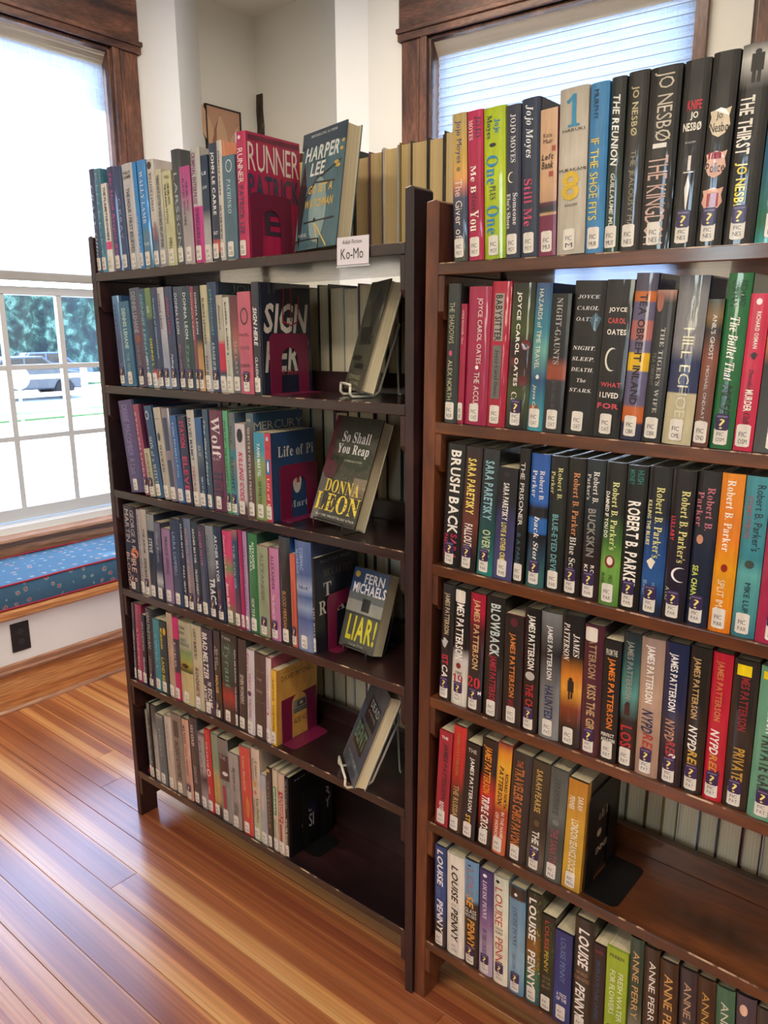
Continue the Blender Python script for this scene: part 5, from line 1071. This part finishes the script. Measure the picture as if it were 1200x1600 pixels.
-414.6,18.7,197.8,2.4|d8ac40:0,d0a43c:1|cc9c50|v s 4c3c20 .12 .4 .3 .65 SLADE HOUSE;v s 4c3c20 .46 .82 .3 .65 DAVID MITCHELL;fh s 7c5c30 .05 .07 .15 .85 Author of;fh s 4c3c2c .1 .17 .12 .9 DAVID MITCHELL;fR s 8c8c84 .5 .68 .4 .8;fR s 54544c .52 .6 .5 .7;fR s b8b4a0 .54 .58 .56 .64;fL s 54544c .63 .63 .42 .78;fL s 54544c .66 .66 .42 .78;fh s 3c342c .74 .82 .42 .8 ADE HOU|MIT|golden yellow book with its cover showing
#A 5
-956.1,12.9,212.3,-1.3|8c9494:0,889090:1|848c8c|v s 54585c .1 .8 .3 .6 THE LAST|MO|thin grey spine at the far left end
-942.6,13.3,239.2,-1.3|8c9494:0,2c3c3c:.2,2c3838:1|2c3838|v s 8c9c9c .3 .85 .3 .6 LAST|MO|dark teal spine with faint capitals
-928.2,27.5,237.4,-1.4|44484c:0,5c6064:.2,a8a8a4:.4,b8b4b0:1|3c4448|v s 4c4c4c .28 .58 .3 .6 A CUP OF STARS;v s 8c8884 .65 .85 .3 .6 SALLY MANN|MOM|silver spine with a dark top
-899.7,35.1,220.0,-1.5|a8a498:0,6c787c:.06,647478:1|5c6c74|v s 8c9898 .2 .6 .3 .6 MOO|MON|grey-teal spine
-864.0,33.4,226.9,-1.5|c0b4a8:0,bcac9c:1|b09c8c|v i 8c7c74 .1 .6 .35 .6 The King That Lord|MON|beige spine with slanted lettering
-829.0,48.8,245.5,-1.8|8c8078:0,94887c:1|847870|R s 5c5450 .08 .28 .3 .75;v b 342c2c .34 .82 .3 .7 INCIDENT AT POTTER'S|MON|grey-brown spine with boxed capitals
-779.6,31.8,246.4,-1.2|c89c8c:0,c49484:1|3c4c5c|v i 3c3438 .08 .3 .25 .6 MATUCO;v s 5c4444 .35 .7 .35 .6 UNTIL MIDNIGHT|MOO?|salmon pink spine with a dark title
-747.1,35.0,260.3,-1.3|54484c:0,4c4448:.5,5c4c4c:1|383c48|v r c8c0bc .08 .32 .3 .65 SECOND;v r a89890 .55 .75 .3 .65 JOSEPH|MOR|dark mocha spine with white serif capitals
-711.5,27.3,226.2,-1.2|6c3c4c:0,a09898:.05,a09898:.5,4c4448:.6,989090:.8|948c90|v s 5c5458 .1 .6 .3 .6 MAN|MOR|slim greyish short spine
-683.5,25.5,246.8,-0.9|c0383c:0,b83438:1|a82c34|v r e0b8b0 .15 .45 .35 .65 GRAHAM;E s d8c0b8 .47 .56 .2 .85;E s b83438 .485 .545 .35 .7;v r e0b8b0 .68 .78 .3 .6 THE|MOR|cherry red spine with a round emblem
-657.4,29.5,242.5,-0.8|8c9884:0,84987c:.4,c0a060:.6,b49460:.8,54403c:.9|8c9884|v i c88c50 .45 .65 .3 .6 A LIFE|MOR|sage-to-gold spine
-625.0,43.0,241.6,-1.4|888480:0,7c7874:.18,54383c:.19,543438:.48,8c8c88:.5,8c8c88:1|24282c|h s a89898 .2 .24 .2 .8 THE;E s c8c0c0 .38 .43 .4 .9;R s a84050 .56 .84 .3 .6|MOR|grey hardcover with a wine red band
-581.4,39.8,215.5,-0.9|a49c98:0,9c9490:1|94908c|v t 3c3838 .18 .5 .3 .65 Big Little Lies;v s 4c4444 .65 .82 .3 .75 LIANE MORIA|MOR|stone grey paperback with script title
-540.9,42.1,250.1,-0.6|c84c44:0,c04840:1|8c8480|v t dcb098 .1 .5 .3 .6 Liane Moriarty;E s c88040 .55 .8 .5 .8|MOR|tomato red spine with slanted pale lettering
-498.3,33.2,259.7,-0.3|ccb8a8:0,c8b4a0:.5,b8bc9c:.8,a4b898:1|b8a898|v t 5c4c48 .12 .3 .55 .8 Liane;v t 5c4c48 .1 .36 .15 .45 Moriarty;E s c89048 .35 .42 .3 .6;E s c8686c .45 .5 .3 .6;v t 5c5448 .52 .8 .5 .8 Nine Perfect;v t 5c5448 .55 .75 .15 .4 Strangers|MOR|cream-to-mint spine with brown serif title
-464.4,22.5,197.7,0.1|a8acb0:0,a4a4a8:1|9ca0a4|R s c0a8a0 .2 .5 .2 .6|MOR|thin bluish white short spine
-441.3,16.8,226.1,0.5|4c3c34:0,54403c:.2,5c4838:1|4c3c34|E s d09840 .01 .05 .2 .8;v r 8c7458 .15 .75 .2 .7 NEWCOMER|MOR|dark brown paperback with an orange dot
-424.0,18.9,227.2,0.7|c8b8a0:0,c4b49c:1|b8a890|R s 3c8c5c .2 .55 .25 .8;v b d8dcc8 .22 .53 .35 .65 MORISAKI;R s 94a484 .6 .85 .25 .6|MOR|cream paperback with a green title block
-404.5,24.9,225.9,0.7|c8b09c:0,c4ac98:1|b8a08c|R s a83440 .22 .6 .2 .8;v b e0c8b8 .24 .58 .5 .75 A STRANGER IN;v b e0c8b8 .26 .56 .25 .45 THE KINGDOM;R s 9c4c44 .62 .85 .3 .6|MOS|cream paperback with a red title block
-379.0,14.3,222.8,0.8|1c2028:0,141418:1|101014|v b 5c6c78 .04 .4 .2 .7 RIVER;v b c8c8c0 .5 .85 .3 .65 WALTER MOSLEY;fh s a0a09c .06 .08 .15 .7 NEW YORK;fP s 20284c .4 .78 .45 .62;fh s b0a89c .48 .56 .3 .5 AL;fh s a8a8a0 .6 .76 .28 .55 OSI;fh b a8a4a0 .38 .5 .8 .95 R;fh b a8a4a0 .52 .66 .8 .95 Y|MOS|black paperback with spaced grey letters
'''
# collect glyphs first
chars = set()
def parse_items(s):
    r = []
    for it in s.split(';'):
        it = it.strip()
        if not it: continue
        p = it.split(' ', 7)
        r.append(p)
        if len(p) > 7:
            for ch in p[7]:
                if ch != ' ': chars.add(map_char(ch, p[1]))
    return r
parsed = []
cur = None
for ln in BOOKS.strip().split('\n'):
    if ln.startswith('#'): cur = (ln[1], int(ln[3])); idx = 0; continue
    a, bands, front, items, code, desc = ln.split('|')
    x, w, h, lean = map(float, a.split(','))
    parsed.append((cur, idx, x / 1000, w / 1000, h / 1000, lean, bands, front, parse_items(items), code, desc)); idx += 1
EXTRA = [('r', 'So Shall You Reap DONNA LEON ?MYSTERY'), ('t', 'BESTSELLING AUTHOR'), ('i', 'HARPER LEE GO SET A WATCHMAN THE HIDDEN FRIEND and other stories'), ('b', 'FERN MICHAELS LIAR! DEAD BENT'), ('s', 'A NOVEL EDWARD COMMISSARIO MYSTERY NEW YORK TIMES BESTSELLING AUTHOR Large Print Adult Fiction Ko-Mo FIC 0123456789')]
for st, s in EXTRA:
    for ch in s:
        if ch != ' ': chars.add(map_char(ch, st))
for p in parsed:
    for ch in p[9]: chars.add(map_char(ch, 's'))
build_glyphs(sorted(chars))

rng = random.Random(11)
for (cur, idx, x, w, h, lean, bands, front, items, code, desc) in parsed:
    case, i = cur
    fr = CA if case == 'A' else CB
    z = (ZA if case == 'A' else ZB)[i]
    pb = h < .222
    D = .156 if h > .222 else (.138 if h > .19 else .110)
    y0 = .004 + rng.uniform(0, .003)
    pb_here = h < .2225
    r_ = math.radians(lean)
    dz = max(0, w * math.sin(r_)) + .0003
    dx = 0 if lean >= 0 else 0
    if lean > 0:   # stands on its right-hand bottom edge when it tips right
        mw = fr @ T(x + w, y0, z + .0003) @ RY(lean) @ T(-w, 0, 0)
    else:
        mw = fr @ T(x, y0, z + .0003) @ RY(lean)
    where = 'dark' if case == 'A' else 'reddish'
    lab = '%s, %s on %s shelf of %s bookcase' % (desc, ORD[idx], SHELFN[i], where)
    H = h
    make_book(mw, w, D, H, bands, front, items, code, pb_here, lab, 'books on the %s shelf of the %s bookcase' % (SHELFN[i], where))

# ---------------------------------------------------------------- rear rows, fore-edges towards us
REAR = ['1c2430', '2c3c5c', '141416', 'c8c8c8', '5a2030', '2c2c30', '1c1c20', '6a4a5a', 'b0b4b8', '20304c', '7c6c30', '30383c']
rr = random.Random(21)
def rear_book(mw, w, D, H, colr, label, group, warm):
    root = empty('book', label=label, cat='book', group=group, mat=mw)
    t = .0019; c = lin(colr)
    g = Geo()   # U-shaped case opening towards -y
    V, F = [], []
    prof = [(0, 0), (t, 0), (t, D - .008), (w - t, D - .008), (w - t, 0), (w, 0), (w, D - .004), (w - .003, D), (.003, D), (0, D - .004)]
    g.prism(prof, 2, 0, H)
    o = mesh_obj('cover', g.v, g.f, M['jacket'], root, [c] * len(g.f))
    # slightly cupped fore-edge
    n = 4; pv = []; pf_ = []
    for k in range(n + 1):
        s = k / n; xx = t + (w - 2 * t) * s; yy = .005 + .0025 * math.sin(math.pi * s)
        pv += [(xx, yy, .0035), (xx, yy, H - .0035), (xx, D - .009, H - .0035), (xx, D - .009, .0035)]
    for k in range(n):
        a = 4 * k
        for q in range(4): pf_.append((a + q, a + (q + 1) % 4, a + 4 + (q + 1) % 4, a + 4 + q))
    pf_ += [(0, 3, 2, 1), (4 * n, 4 * n + 1, 4 * n + 2, 4 * n + 3)]
    mesh_obj('page_block', pv, pf_, M['pages_warm' if warm else 'pages'], root)
def rear_row(fr, z, x0, x1, where, shelf, hmin=.222, hmax=.242, warm=False, paleboards=False):
    x = x0; n = 0
    while x < x1 - .02:
        w = rr.uniform(.028, .048); w = min(w, x1 - x)
        H = rr.uniform(hmin, hmax)
        colr = rr.choice(REAR); n += 1
        wn_ = {'1c2430': 'ink blue', '2c3c5c': 'navy', '141416': 'black', 'c8c8c8': 'white', '5a2030': 'wine', '2c2c30': 'charcoal', '1c1c20': 'black', '6a4a5a': 'mauve', 'b0b4b8': 'silver', '20304c': 'dark blue', '7c6c30': 'olive', '30383c': 'slate'}[colr]
        rear_book(fr @ T(x, .212 + rr.uniform(0, .006), z + .0004), w - .0008, .155, H, colr,
                  'page edges between %s covers, %s in rear row behind %s shelf of %s bookcase' % (wn_, ORD[n - 1], shelf, where), 'rear row books behind the %s shelf of the %s bookcase' % (shelf, where), warm)
        x += w
rear_row(CA, ZA[0], -.60, -.004, 'dark', 'top', .212, .232, True)
rear_row(CB, ZB[0], .002, .16, 'reddish', 'top', .235, .255, True)
rear_row(CA, ZA[1], -.62, -.02, 'dark', 'second', .228, .241)
rear_row(CA, ZA[2], -.80, -.02, 'dark', 'third', .232, .25)
rear_row(CA, ZA[3], -.40, -.02, 'dark', 'fourth', .22, .24)
rear_row(CA, ZA[4], -.80, -.02, 'dark', 'fifth', .235, .252)
rear_row(CB, ZB[4], .30, .80, 'reddish', 'fifth', .235, .255)

# ---------------------------------------------------------------- bookends
def bookend(name_lab, mw, W, H, leg, base, mat, hole_bottom=0.0):
    """plate in the y-z plane facing +x, base plate running to +x"""
    root = empty('bookend', label=name_lab, cat='bookend', mat=mw)
    r = .014; pts = []
    def arc(cy, cz, rad, a0, a1, n=6): return [(cy + rad * math.cos(math.radians(a0 + (a1 - a0) * k / n)), cz + rad * math.sin(math.radians(a0 + (a1 - a0) * k / n))) for k in range(n + 1)]
    hw = W / 2 - leg; zc = H * .74 - hw * .8
    outer = [(0, 0)] + arc(r, H - r, r, 180, 90) + arc(W - r, H - r, r, 90, 0) + [(W, 0)]
    inner = [(W / 2 + hw * 1.02, 0)] + arc(W / 2, zc, hw * .92, 0, 180, 12) + [(W / 2 - hw * 1.02, 0)]
    pl = Geo(); n = len(outer)
    # strip triangulated safely: left leg, right leg, crown as one outline
    pl.prism(outer + inner, 0, 0, .0014)
    pl.obj('upright_plate', M[mat], parent=root)
    bs = Geo().prism([(0, 0), (0, W)] + [(base - .014 + .014 * math.sin(math.radians(a)), W - .014 + .014 * math.cos(math.radians(a))) for a in range(0, 91, 15)] + [(base - .014 + .014 * math.cos(math.radians(a)), .014 - .014 * math.sin(math.radians(a))) for a in range(0, 91, 15)], 2, 0, .0014)
    bs.obj('base_plate', M[mat], parent=root)
bookend('magenta bookend against the pink book on the top shelf', CA @ T(-.4185, .012, ZA[0] + .0004), .118, .132, .031, .045, 'magenta')
bookend('magenta bookend against the black brush-lettered book on the second shelf', CA @ T(-.3945, .030, ZA[1] + .0004), .118, .130, .032, .05, 'magenta')
bookend('magenta bookend against the blue-covered book on the third shelf', CA @ T(-.3755, .028, ZA[2] + .0004), .118, .125, .034, .03, 'magenta')
bookend('magenta bookend against the black book on the fourth shelf', CA @ T(-.2490, .040, ZA[3] + .0004), .10, .130, .028, .03, 'magenta')
bookend('magenta bookend against the golden book on the fifth shelf', CA @ T(-.3925, .022, ZA[4] + .0004), .118, .152, .032, .045, 'magenta')
bookend('magenta bookend at the left end of the bottom shelf', CA @ T(-.958, .125, ZA[5] + .0004) @ RZ(180), .11, .12, .03, .035, 'magenta')
bookend('black bookend holding the mustard book on the reddish bookcase', CB @ T(.3392, .014, ZB[4] + .0004), .132, .192, .038, .062, 'black_metal')
bookend('black bookend at the end of the bottom shelf of the dark bookcase', CA @ T(-.3620, .050, ZA[5] + .0004), .085, .165, .020, .05, 'black_metal')

# ---------------------------------------------------------------- face-out books on wire easels
def easel(name_lab, mw, mat, w=.09, depth=.035, h=.15, lean=16):
    root = empty('book_easel', label=name_lab, cat='easel', mat=mw)
    s, c = math.sin(math.radians(lean)), math.cos(math.radians(lean))
    r = .0029 if mat == 'white_wire' else .0014
    for x in (.0, w):
        # lip in front of the cover, floor of the cradle, back upright
        pts = [(x, -.012, .024), (x, -.013, .010), (x, -.008, .0036), (x, .010, .0032), (x, depth, .0034), (x, depth + .012, .012)] + [(x, depth + .012 + s * q, .012 + c * q) for q in (.03, .08, h)]
        Geo().tube(pts, r, 6).obj('side_wire', M[mat], parent=root, smooth=True)
    Geo().tube([(0, -.012, .024), (0, -.012, .027), (w * .5, -.0125, .028), (w, -.012, .027), (w, -.012, .024)], r, 6).obj('front_lip', M[mat], parent=root, smooth=True)
    Geo().tube([(0, depth + .012 + s * h, .012 + c * h), (w * .5, depth + .014 + s * (h + .01), .012 + c * (h + .01)), (w, depth + .012 + s * h, .012 + c * h)], r, 6).obj('top_wire', M[mat], parent=root, smooth=True)
    Geo().tube([(w * .5, depth + .014 + s * (h + .01), .012 + c * (h + .01)), (w * .5, depth + .024 + s * h, .0035), (w * .5 + .012, depth + .024 + s * h, .0035)], r * .8, 6).obj('back_leg', M[mat], parent=root, smooth=True)

def display(case, zshelf, x, y, rz, tilt, w, h, th_, bands, front, items, code, pb, lab, elab, emat, epos=(.03, .0), ew=.085, eh=.14):
    base = case @ T(x, y, zshelf) @ RZ(rz)
    mw = base @ T(0, 0, .0065 + th_ * math.sin(math.radians(tilt))) @ RX(-tilt) @ RZ(-90) @ T(-th_, 0, 0)
    make_book(mw, th_, w, h, bands, front, items, code, pb, lab, 'books displayed face out')
    easel(elab, base @ T(epos[0], epos[1], .0003), emat, ew, th_ + .006, eh, tilt + 1.5)
P_ = parse_items
display(CA, ZA[0], -.344, .062, -12.5, 8.4, .155, .232, .036, '1c2c44:0,182438:1', '4c7480',
        P_('fR s 2c4458 .0 .14 .0 1;fP s 2c2a2c .25 1 .0 .2;fL s 2c2a2c .62 .42 .12 .4;fL s 2c2a2c .42 .3 .4 .95;fL s 2c2a2c .44 .46 .4 .85;fL s 2c2a2c .4 .25 .42 .55;fE s c8a850 .14 .17 .93 .99;fE s c8a850 .2 .23 .9 .97;fE s c8a850 .3 .33 .8 .9;fE s c8a850 .33 .36 .84 .94;fE s 8ca8a8 .4 .95 .3 .7;fE s 1c2428 .74 .78 .42 .48;fL s d8b860 .78 .99 .46 .78;fL s d8b860 .78 1 .45 .6;fL s 28343c .77 .76 .2 .9;fh t c8d0d0 .03 .05 .2 .8 BESTSELLING AUTHOR;fh i d0d8d4 .13 .25 .1 .88 HARPER;fh i d0d8d4 .27 .38 .25 .6 LEE;fh i c8a850 .46 .53 .25 .8 GO SET A;fh i c8a850 .58 .65 .2 .85 WATCHMAN;fh s d8d8d8 .86 .89 .1 .3 A NOVEL'),
        '', False, 'teal hardcover with yellow title standing face out on the dark top shelf', 'black wire easel under the teal book on the top shelf', 'black_wire', ew=.08)
display(CA, ZA[1], -.262, .120, -34.7, 16.6, .150, .228, .030, '6a6c58:0,6a6c58:1', '6c6c5c',
        P_('fP s 4c4c44 .05 .5 .4 .9;fh i 2c2c2c .42 .5 .15 .75 THE HIDDEN;fh i 2c2c2c .5 .58 .25 .9 FRIEND;fh i 2c2c2c .66 .73 .15 .6 and other;fh i 2c2c2c .73 .8 .3 .8 stories;fh s c8c4a0 .86 .9 .2 .8 EDWARD;fh s c8c4a0 .92 .95 .3 .8 NOVEL'),
        '', False, 'olive grey glossy hardcover leaning face out on the second shelf', 'white wire easel under the olive grey book on the second shelf', 'white_wire', ew=.085)
display(CA, ZA[2], -.295, .040, -9.6, 20.9, .155, .235, .032, '8c7c70:0,6c5c50:1', '4c4a3c',
        P_('fR s 6a2c34 .0 .5 .0 .1;fR s 74706c .5 1 .0 .16;fE s 2c3c24 .25 .5 .35 1.0;fN s 3c5430 .36 .58 .1 .98;fN s 2c3c28 .02 .22 .3 .98;fN s 6c3038 .05 .6 .02 .2;fN s 78684c .56 .72 .5 1;fN s 4c4c44 .72 .95 .1 1;fR s 8c7c68 .55 .74 .72 1.0;fE s 6a3c44 .42 .6 .0 .3;fR s c8b49c .62 .72 .8 1;fR s 3a3a32 .72 1 .16 1;fh r e4e4e0 .14 .24 .25 .85 So Shall;fh r e4e4e0 .26 .37 .2 .88 You Reap;fh s b8b8a8 .4 .42 .4 .8 A COMMISSARIO MYSTERY;fh r d8c048 .6 .72 .15 .9 DONNA;fh r e0c838 .73 .9 .03 .98 LEON;fh s d0d0c8 .93 .95 .1 .95 NEW YORK TIMES BESTSELLING AUTHOR'),
        '', False, 'hardcover with leafy street photo and yellow letters, face out on third shelf', 'black wire easel under the leafy photo book on the third shelf', 'black_wire', ew=.10)
display(CA, ZA[3], -.232, .055, -4.0, 19.0, .108, .178, .030, '3c3c3c:0,34342c:1', '5c5c54',
        P_('fR s 34507c .0 .3 .0 1;fR s 707878 .3 .4 .0 1;fR s 9c9c94 .4 .55 .0 1;fR s 2c2c2c .36 .52 .42 .64;fR s 4a4a44 .55 .58 .0 1;fE s c8a840 .04 .12 .06 .2;fh b e0e0e0 .05 .17 .35 .9 FERN;fh b e0e0e0 .18 .31 .08 1.0 MICHAELS;fh b c8c020 .58 .9 .15 .95 LIAR!;fh s b8b8b0 .93 .96 .3 .7 Large Print'),
        '', True, 'paperback with big yellow letters displayed face out on the fourth shelf', 'black wire easel under the yellow-lettered paperback on the fourth shelf', 'black_wire', ew=.07, eh=.11)
display(CA, ZA[4], -.232, .062, -38.9, 21.9, .149, .222, .030, '5c6c7c:0,4c5c6c:1', '54606c',
        P_('fR s 3c3434 .2 .45 .3 .9;fR s 342c2c .5 .75 .2 .8;fh b 8ca0a4 .22 .3 .4 .9 DEAD;fh s b0a098 .33 .36 .4 .85 A NOVEL;fh b 5c8470 .52 .7 .2 .8 BENT;fh s a0a8a8 .84 .88 .2 .8 AUTHOR'),
        '', False, 'blue-grey glossy hardcover leaning face out on the fifth shelf', 'white wire easel under the blue-grey book on the fifth shelf', 'white_wire', ew=.09, eh=.15)

# ---------------------------------------------------------------- paper sign on the dark top shelf
sign = Geo().box(0, .079, 0, .0006, 0, .050).obj('shelf_sign', mat_plain('sign_card', 'd8d4dc', rough=.6))
sign.matrix_world = CA @ T(-.160, -.0040, ZA[0] - .031) @ RX(-2)
props(sign, 'small white handwritten card on the edge of the dark top shelf', 'sign')
def sign_text(s, st, x0, x1, z0, z1, nm):
    v2, f2 = text_geo(s, st)
    mesh_obj(nm, [(x0 + (x1 - x0) * a, -.0004, z0 + (z1 - z0) * b) for a, b in v2], f2, M['ink'], sign)
M['ink'] = mat_plain('black_marker_ink', '2c2c30', rough=.7)
sign_text('Adult Fiction', 's', .014, .062, .037, .0445, 'handwriting')
sign_text('Ko-Mo', 's', .010, .066, .010, .029, 'handwriting')
Geo().box(-.002, .081, .0008, .0030, -.004, -.001).obj('card_holder', mat_plain('clear_holder', 'c0c4cc', rough=.2), parent=sign)

# ---------------------------------------------------------------- fill lights added at the ceiling, out of view
for k, (x, y_, z, sx, sy, W_) in enumerate(FILL_LIGHTS):
    root = empty('fill_light', (x, y_, z), ['long unseen fill light added right behind the viewer', 'long unseen fill light added nearest the right-hand wall', 'long unseen fill light added far behind the viewer', 'long unseen fill light added above the dark bookcase near the bay'][k], 'fill light', 'unseen fill lights added above the room')
    Geo().box(-sx / 2 - .03, sx / 2 + .03, -sy / 2 - .03, sy / 2 + .03, .02, .079).obj('housing', M['sash'], parent=root, bevel=.004)
    Geo().box(-sx / 2, sx / 2, -sy / 2, sy / 2, .005, .019).obj('diffuser', M['fill_source'], parent=root)
    ld = bpy.data.lights.new('fill_lamp', 'AREA'); ld.shape = 'RECTANGLE'; ld.size = sx; ld.size_y = sy; ld.energy = W_; ld.color = FILL_COLOR
    lo = bpy.data.objects.new('fill_source', ld); COL.objects.link(lo); lo.parent = root; lo.location = (0, 0, -.002)

# ---------------------------------------------------------------- outside the left window
GZ = -.65
o = Geo().box(-90, 40, -60, 90, GZ - .3, GZ).obj('ground', M['asphalt']); props(o, 'pale bright street outside the window', kind='structure')
o = Geo().box(-38, -32, -10, 50, GZ, GZ + .06).obj('lawn', M['grass']); props(o, kind='structure')
o = Geo().box(-22.5, -18.6, -10, 50, GZ, GZ + .05).obj('verge', M['grass']); props(o, 'dark green verge along the near side of the street', kind='structure')
hr = random.Random(4)
def hedge(x, y0, y1, h, lab):
    V, F = [], []
    n = int((y1 - y0) / .8); m = 9
    for j in range(n + 1):
        for i in range(m + 1):
            a = math.pi * i / m
            V.append((x + 1.5 * math.cos(a) + hr.uniform(-.4, .4), y0 + (y1 - y0) * j / n + hr.uniform(-.2, .2), GZ + h * min(1, math.sin(a) * 1.6) + hr.uniform(-.25, .25) * (math.sin(a) > .2)))
    for j in range(n):
        for i in range(m): a = j * (m + 1) + i; F.append((a, a + 1, a + m + 2, a + m + 1))
    o = mesh_obj('hedge', V, F, M['hedge']); props(o, lab, 'hedge')
hedge(-44, -4, 46, 4.6, 'tall dark hedge across the street seen through the left window')
M['car_dark'] = mat_plain('car_paint_graphite', '2c3444', rough=.35, coat=.6)
def car(loc, rz, paint, lab):
    root = empty('car', label=lab, cat='car', group='parked cars outside', mat=T(*loc) @ RZ(rz))
    body = [(-2.1, .35), (-2.15, .75), (-1.9, .92), (-1.0, .98), (-.55, 1.42), (.75, 1.44), (1.35, .98), (2.0, .9), (2.15, .6), (2.1, .33), (1.75, .33), (1.6, .6), (1.2, .6), (1.05, .33), (-1.05, .33), (-1.2, .6), (-1.6, .6), (-1.75, .33)]
    Geo().prism(body, 1, -.85, .85).obj('car_body', M[paint], parent=root, bevel=.05)
    for s in (-1, 1):
        Geo().prism([(-.88, 1.0), (-.5, 1.36), (.08, 1.38), (.08, 1.0)], 1, s * .851, s * .865).obj('window', M['car_glass'], parent=root)
        Geo().prism([(.16, 1.0), (.16, 1.38), (.7, 1.38), (1.18, 1.0)], 1, s * .851, s * .865).obj('window', M['car_glass'], parent=root)
        for x in (-1.4, 1.4):
            n = 16; Geo().prism([(x + .32 * math.cos(2 * math.pi * k / n), .33 + .32 * math.sin(2 * math.pi * k / n)) for k in range(n)], 1, s * .66, s * .87).obj('wheel', M['tyre'], parent=root)
    Geo().prism([(-.95, 1.02), (-.56, 1.40), (-.60, 1.42), (-1.02, 1.02)], 1, -.7, .7).obj('windscreen', M['car_glass'], parent=root)
cx, cy = .877, -1.128
def at(px_dir, dist): return (cx + px_dir[0] * dist, cy + px_dir[1] * dist)
car((*at((-.893, .449), 37.5), GZ + .02), 82, 'car_blue', 'blue car parked across the street, seen through the window')
car((*at((-.905, .425), 29.5), GZ + .02), 84, 'car_dark', 'dark grey car on the street in front of the blue car')
car((*at((-.815, .580), 38.5), GZ + .02), 84, 'car_grey', 'silver car parked right of the blue car, nearly behind the bookcase')
fence = empty('fence', (-20.5, 5, GZ + .05), 'white two-rail fence along the street outside', 'fence')
for k in range(12):
    Geo().box(-.07, .07, -6 + k * 2.4 - .07, -6 + k * 2.4 + .07, 0, 1.15).obj('post', M['white_paint'], parent=fence)
for z in (.45, .95):
    Geo().box(-.03, .03, -6, 20.4, z - .06, z + .06).obj('rail', M['white_paint'], parent=fence)
sg = empty('street_sign', (*at((-.903, .43), 18), GZ), 'round white sign on a thin post outside the window', 'sign')
Geo().tube([(0, 0, 0), (0, 0, 1.1)], .03, 8).obj('post', M['white_paint'], parent=sg)
n = 20; Geo().prism([(.24 * math.cos(2 * math.pi * k / n), 1.25 + .24 * math.sin(2 * math.pi * k / n)) for k in range(n)], 0, -.01, .01).obj('sign_disc', M['white_paint'], parent=sg)

# street tree outside, well above the window; its crown throws the leafy shade on the cushion
tree = empty('tree', (-7.85, -2.2, GZ), 'leafy street tree standing outside left of the window', 'tree')
Geo().tube([(0, 0, 0), (.05, 0, 3), (-.05, .05, 6), (0, 0, 8.6)], .16, 10).obj('trunk', M['bark'], parent=tree, smooth=True)
for a in (20, 95, 170, 250, 320):
    ca, sa = math.cos(math.radians(a)), math.sin(math.radians(a))
    Geo().tube([(0, 0, 6.6), (.5 * ca, .5 * sa, 7.7), (1.1 * ca, 1.5 * sa, 8.9)], .05, 6).obj('branch', M['bark'], parent=tree, smooth=True)
tr = random.Random(9); V = []; F = []
while len(F) < 9000:
    p = Vector((tr.uniform(-1, 1), tr.uniform(-1, 1), tr.uniform(-1, 1)))
    if p.length > 1 or tr.random() > .35 + .65 * p.length: continue
    c = Vector((p.x * 1.85, p.y * 2.6, 9.25 + p.z * 1.2)); q = Matrix.Rotation(tr.uniform(0, 6.28), 3, 'Z') @ Matrix.Rotation(tr.uniform(-.9, .9), 3, 'X')
    s_ = tr.uniform(.07, .13); o_ = len(V)
    for d in ((-1, 0, 0), (0, -.55, 0), (1, 0, 0), (0, .55, 0)): V.append(tuple(c + q @ (Vector(d) * s_)))
    F.append((o_, o_ + 1, o_ + 2, o_ + 3))
fo = mesh_obj('foliage', V, F, M['leaf'], tree); fo['kind'] = 'stuff'
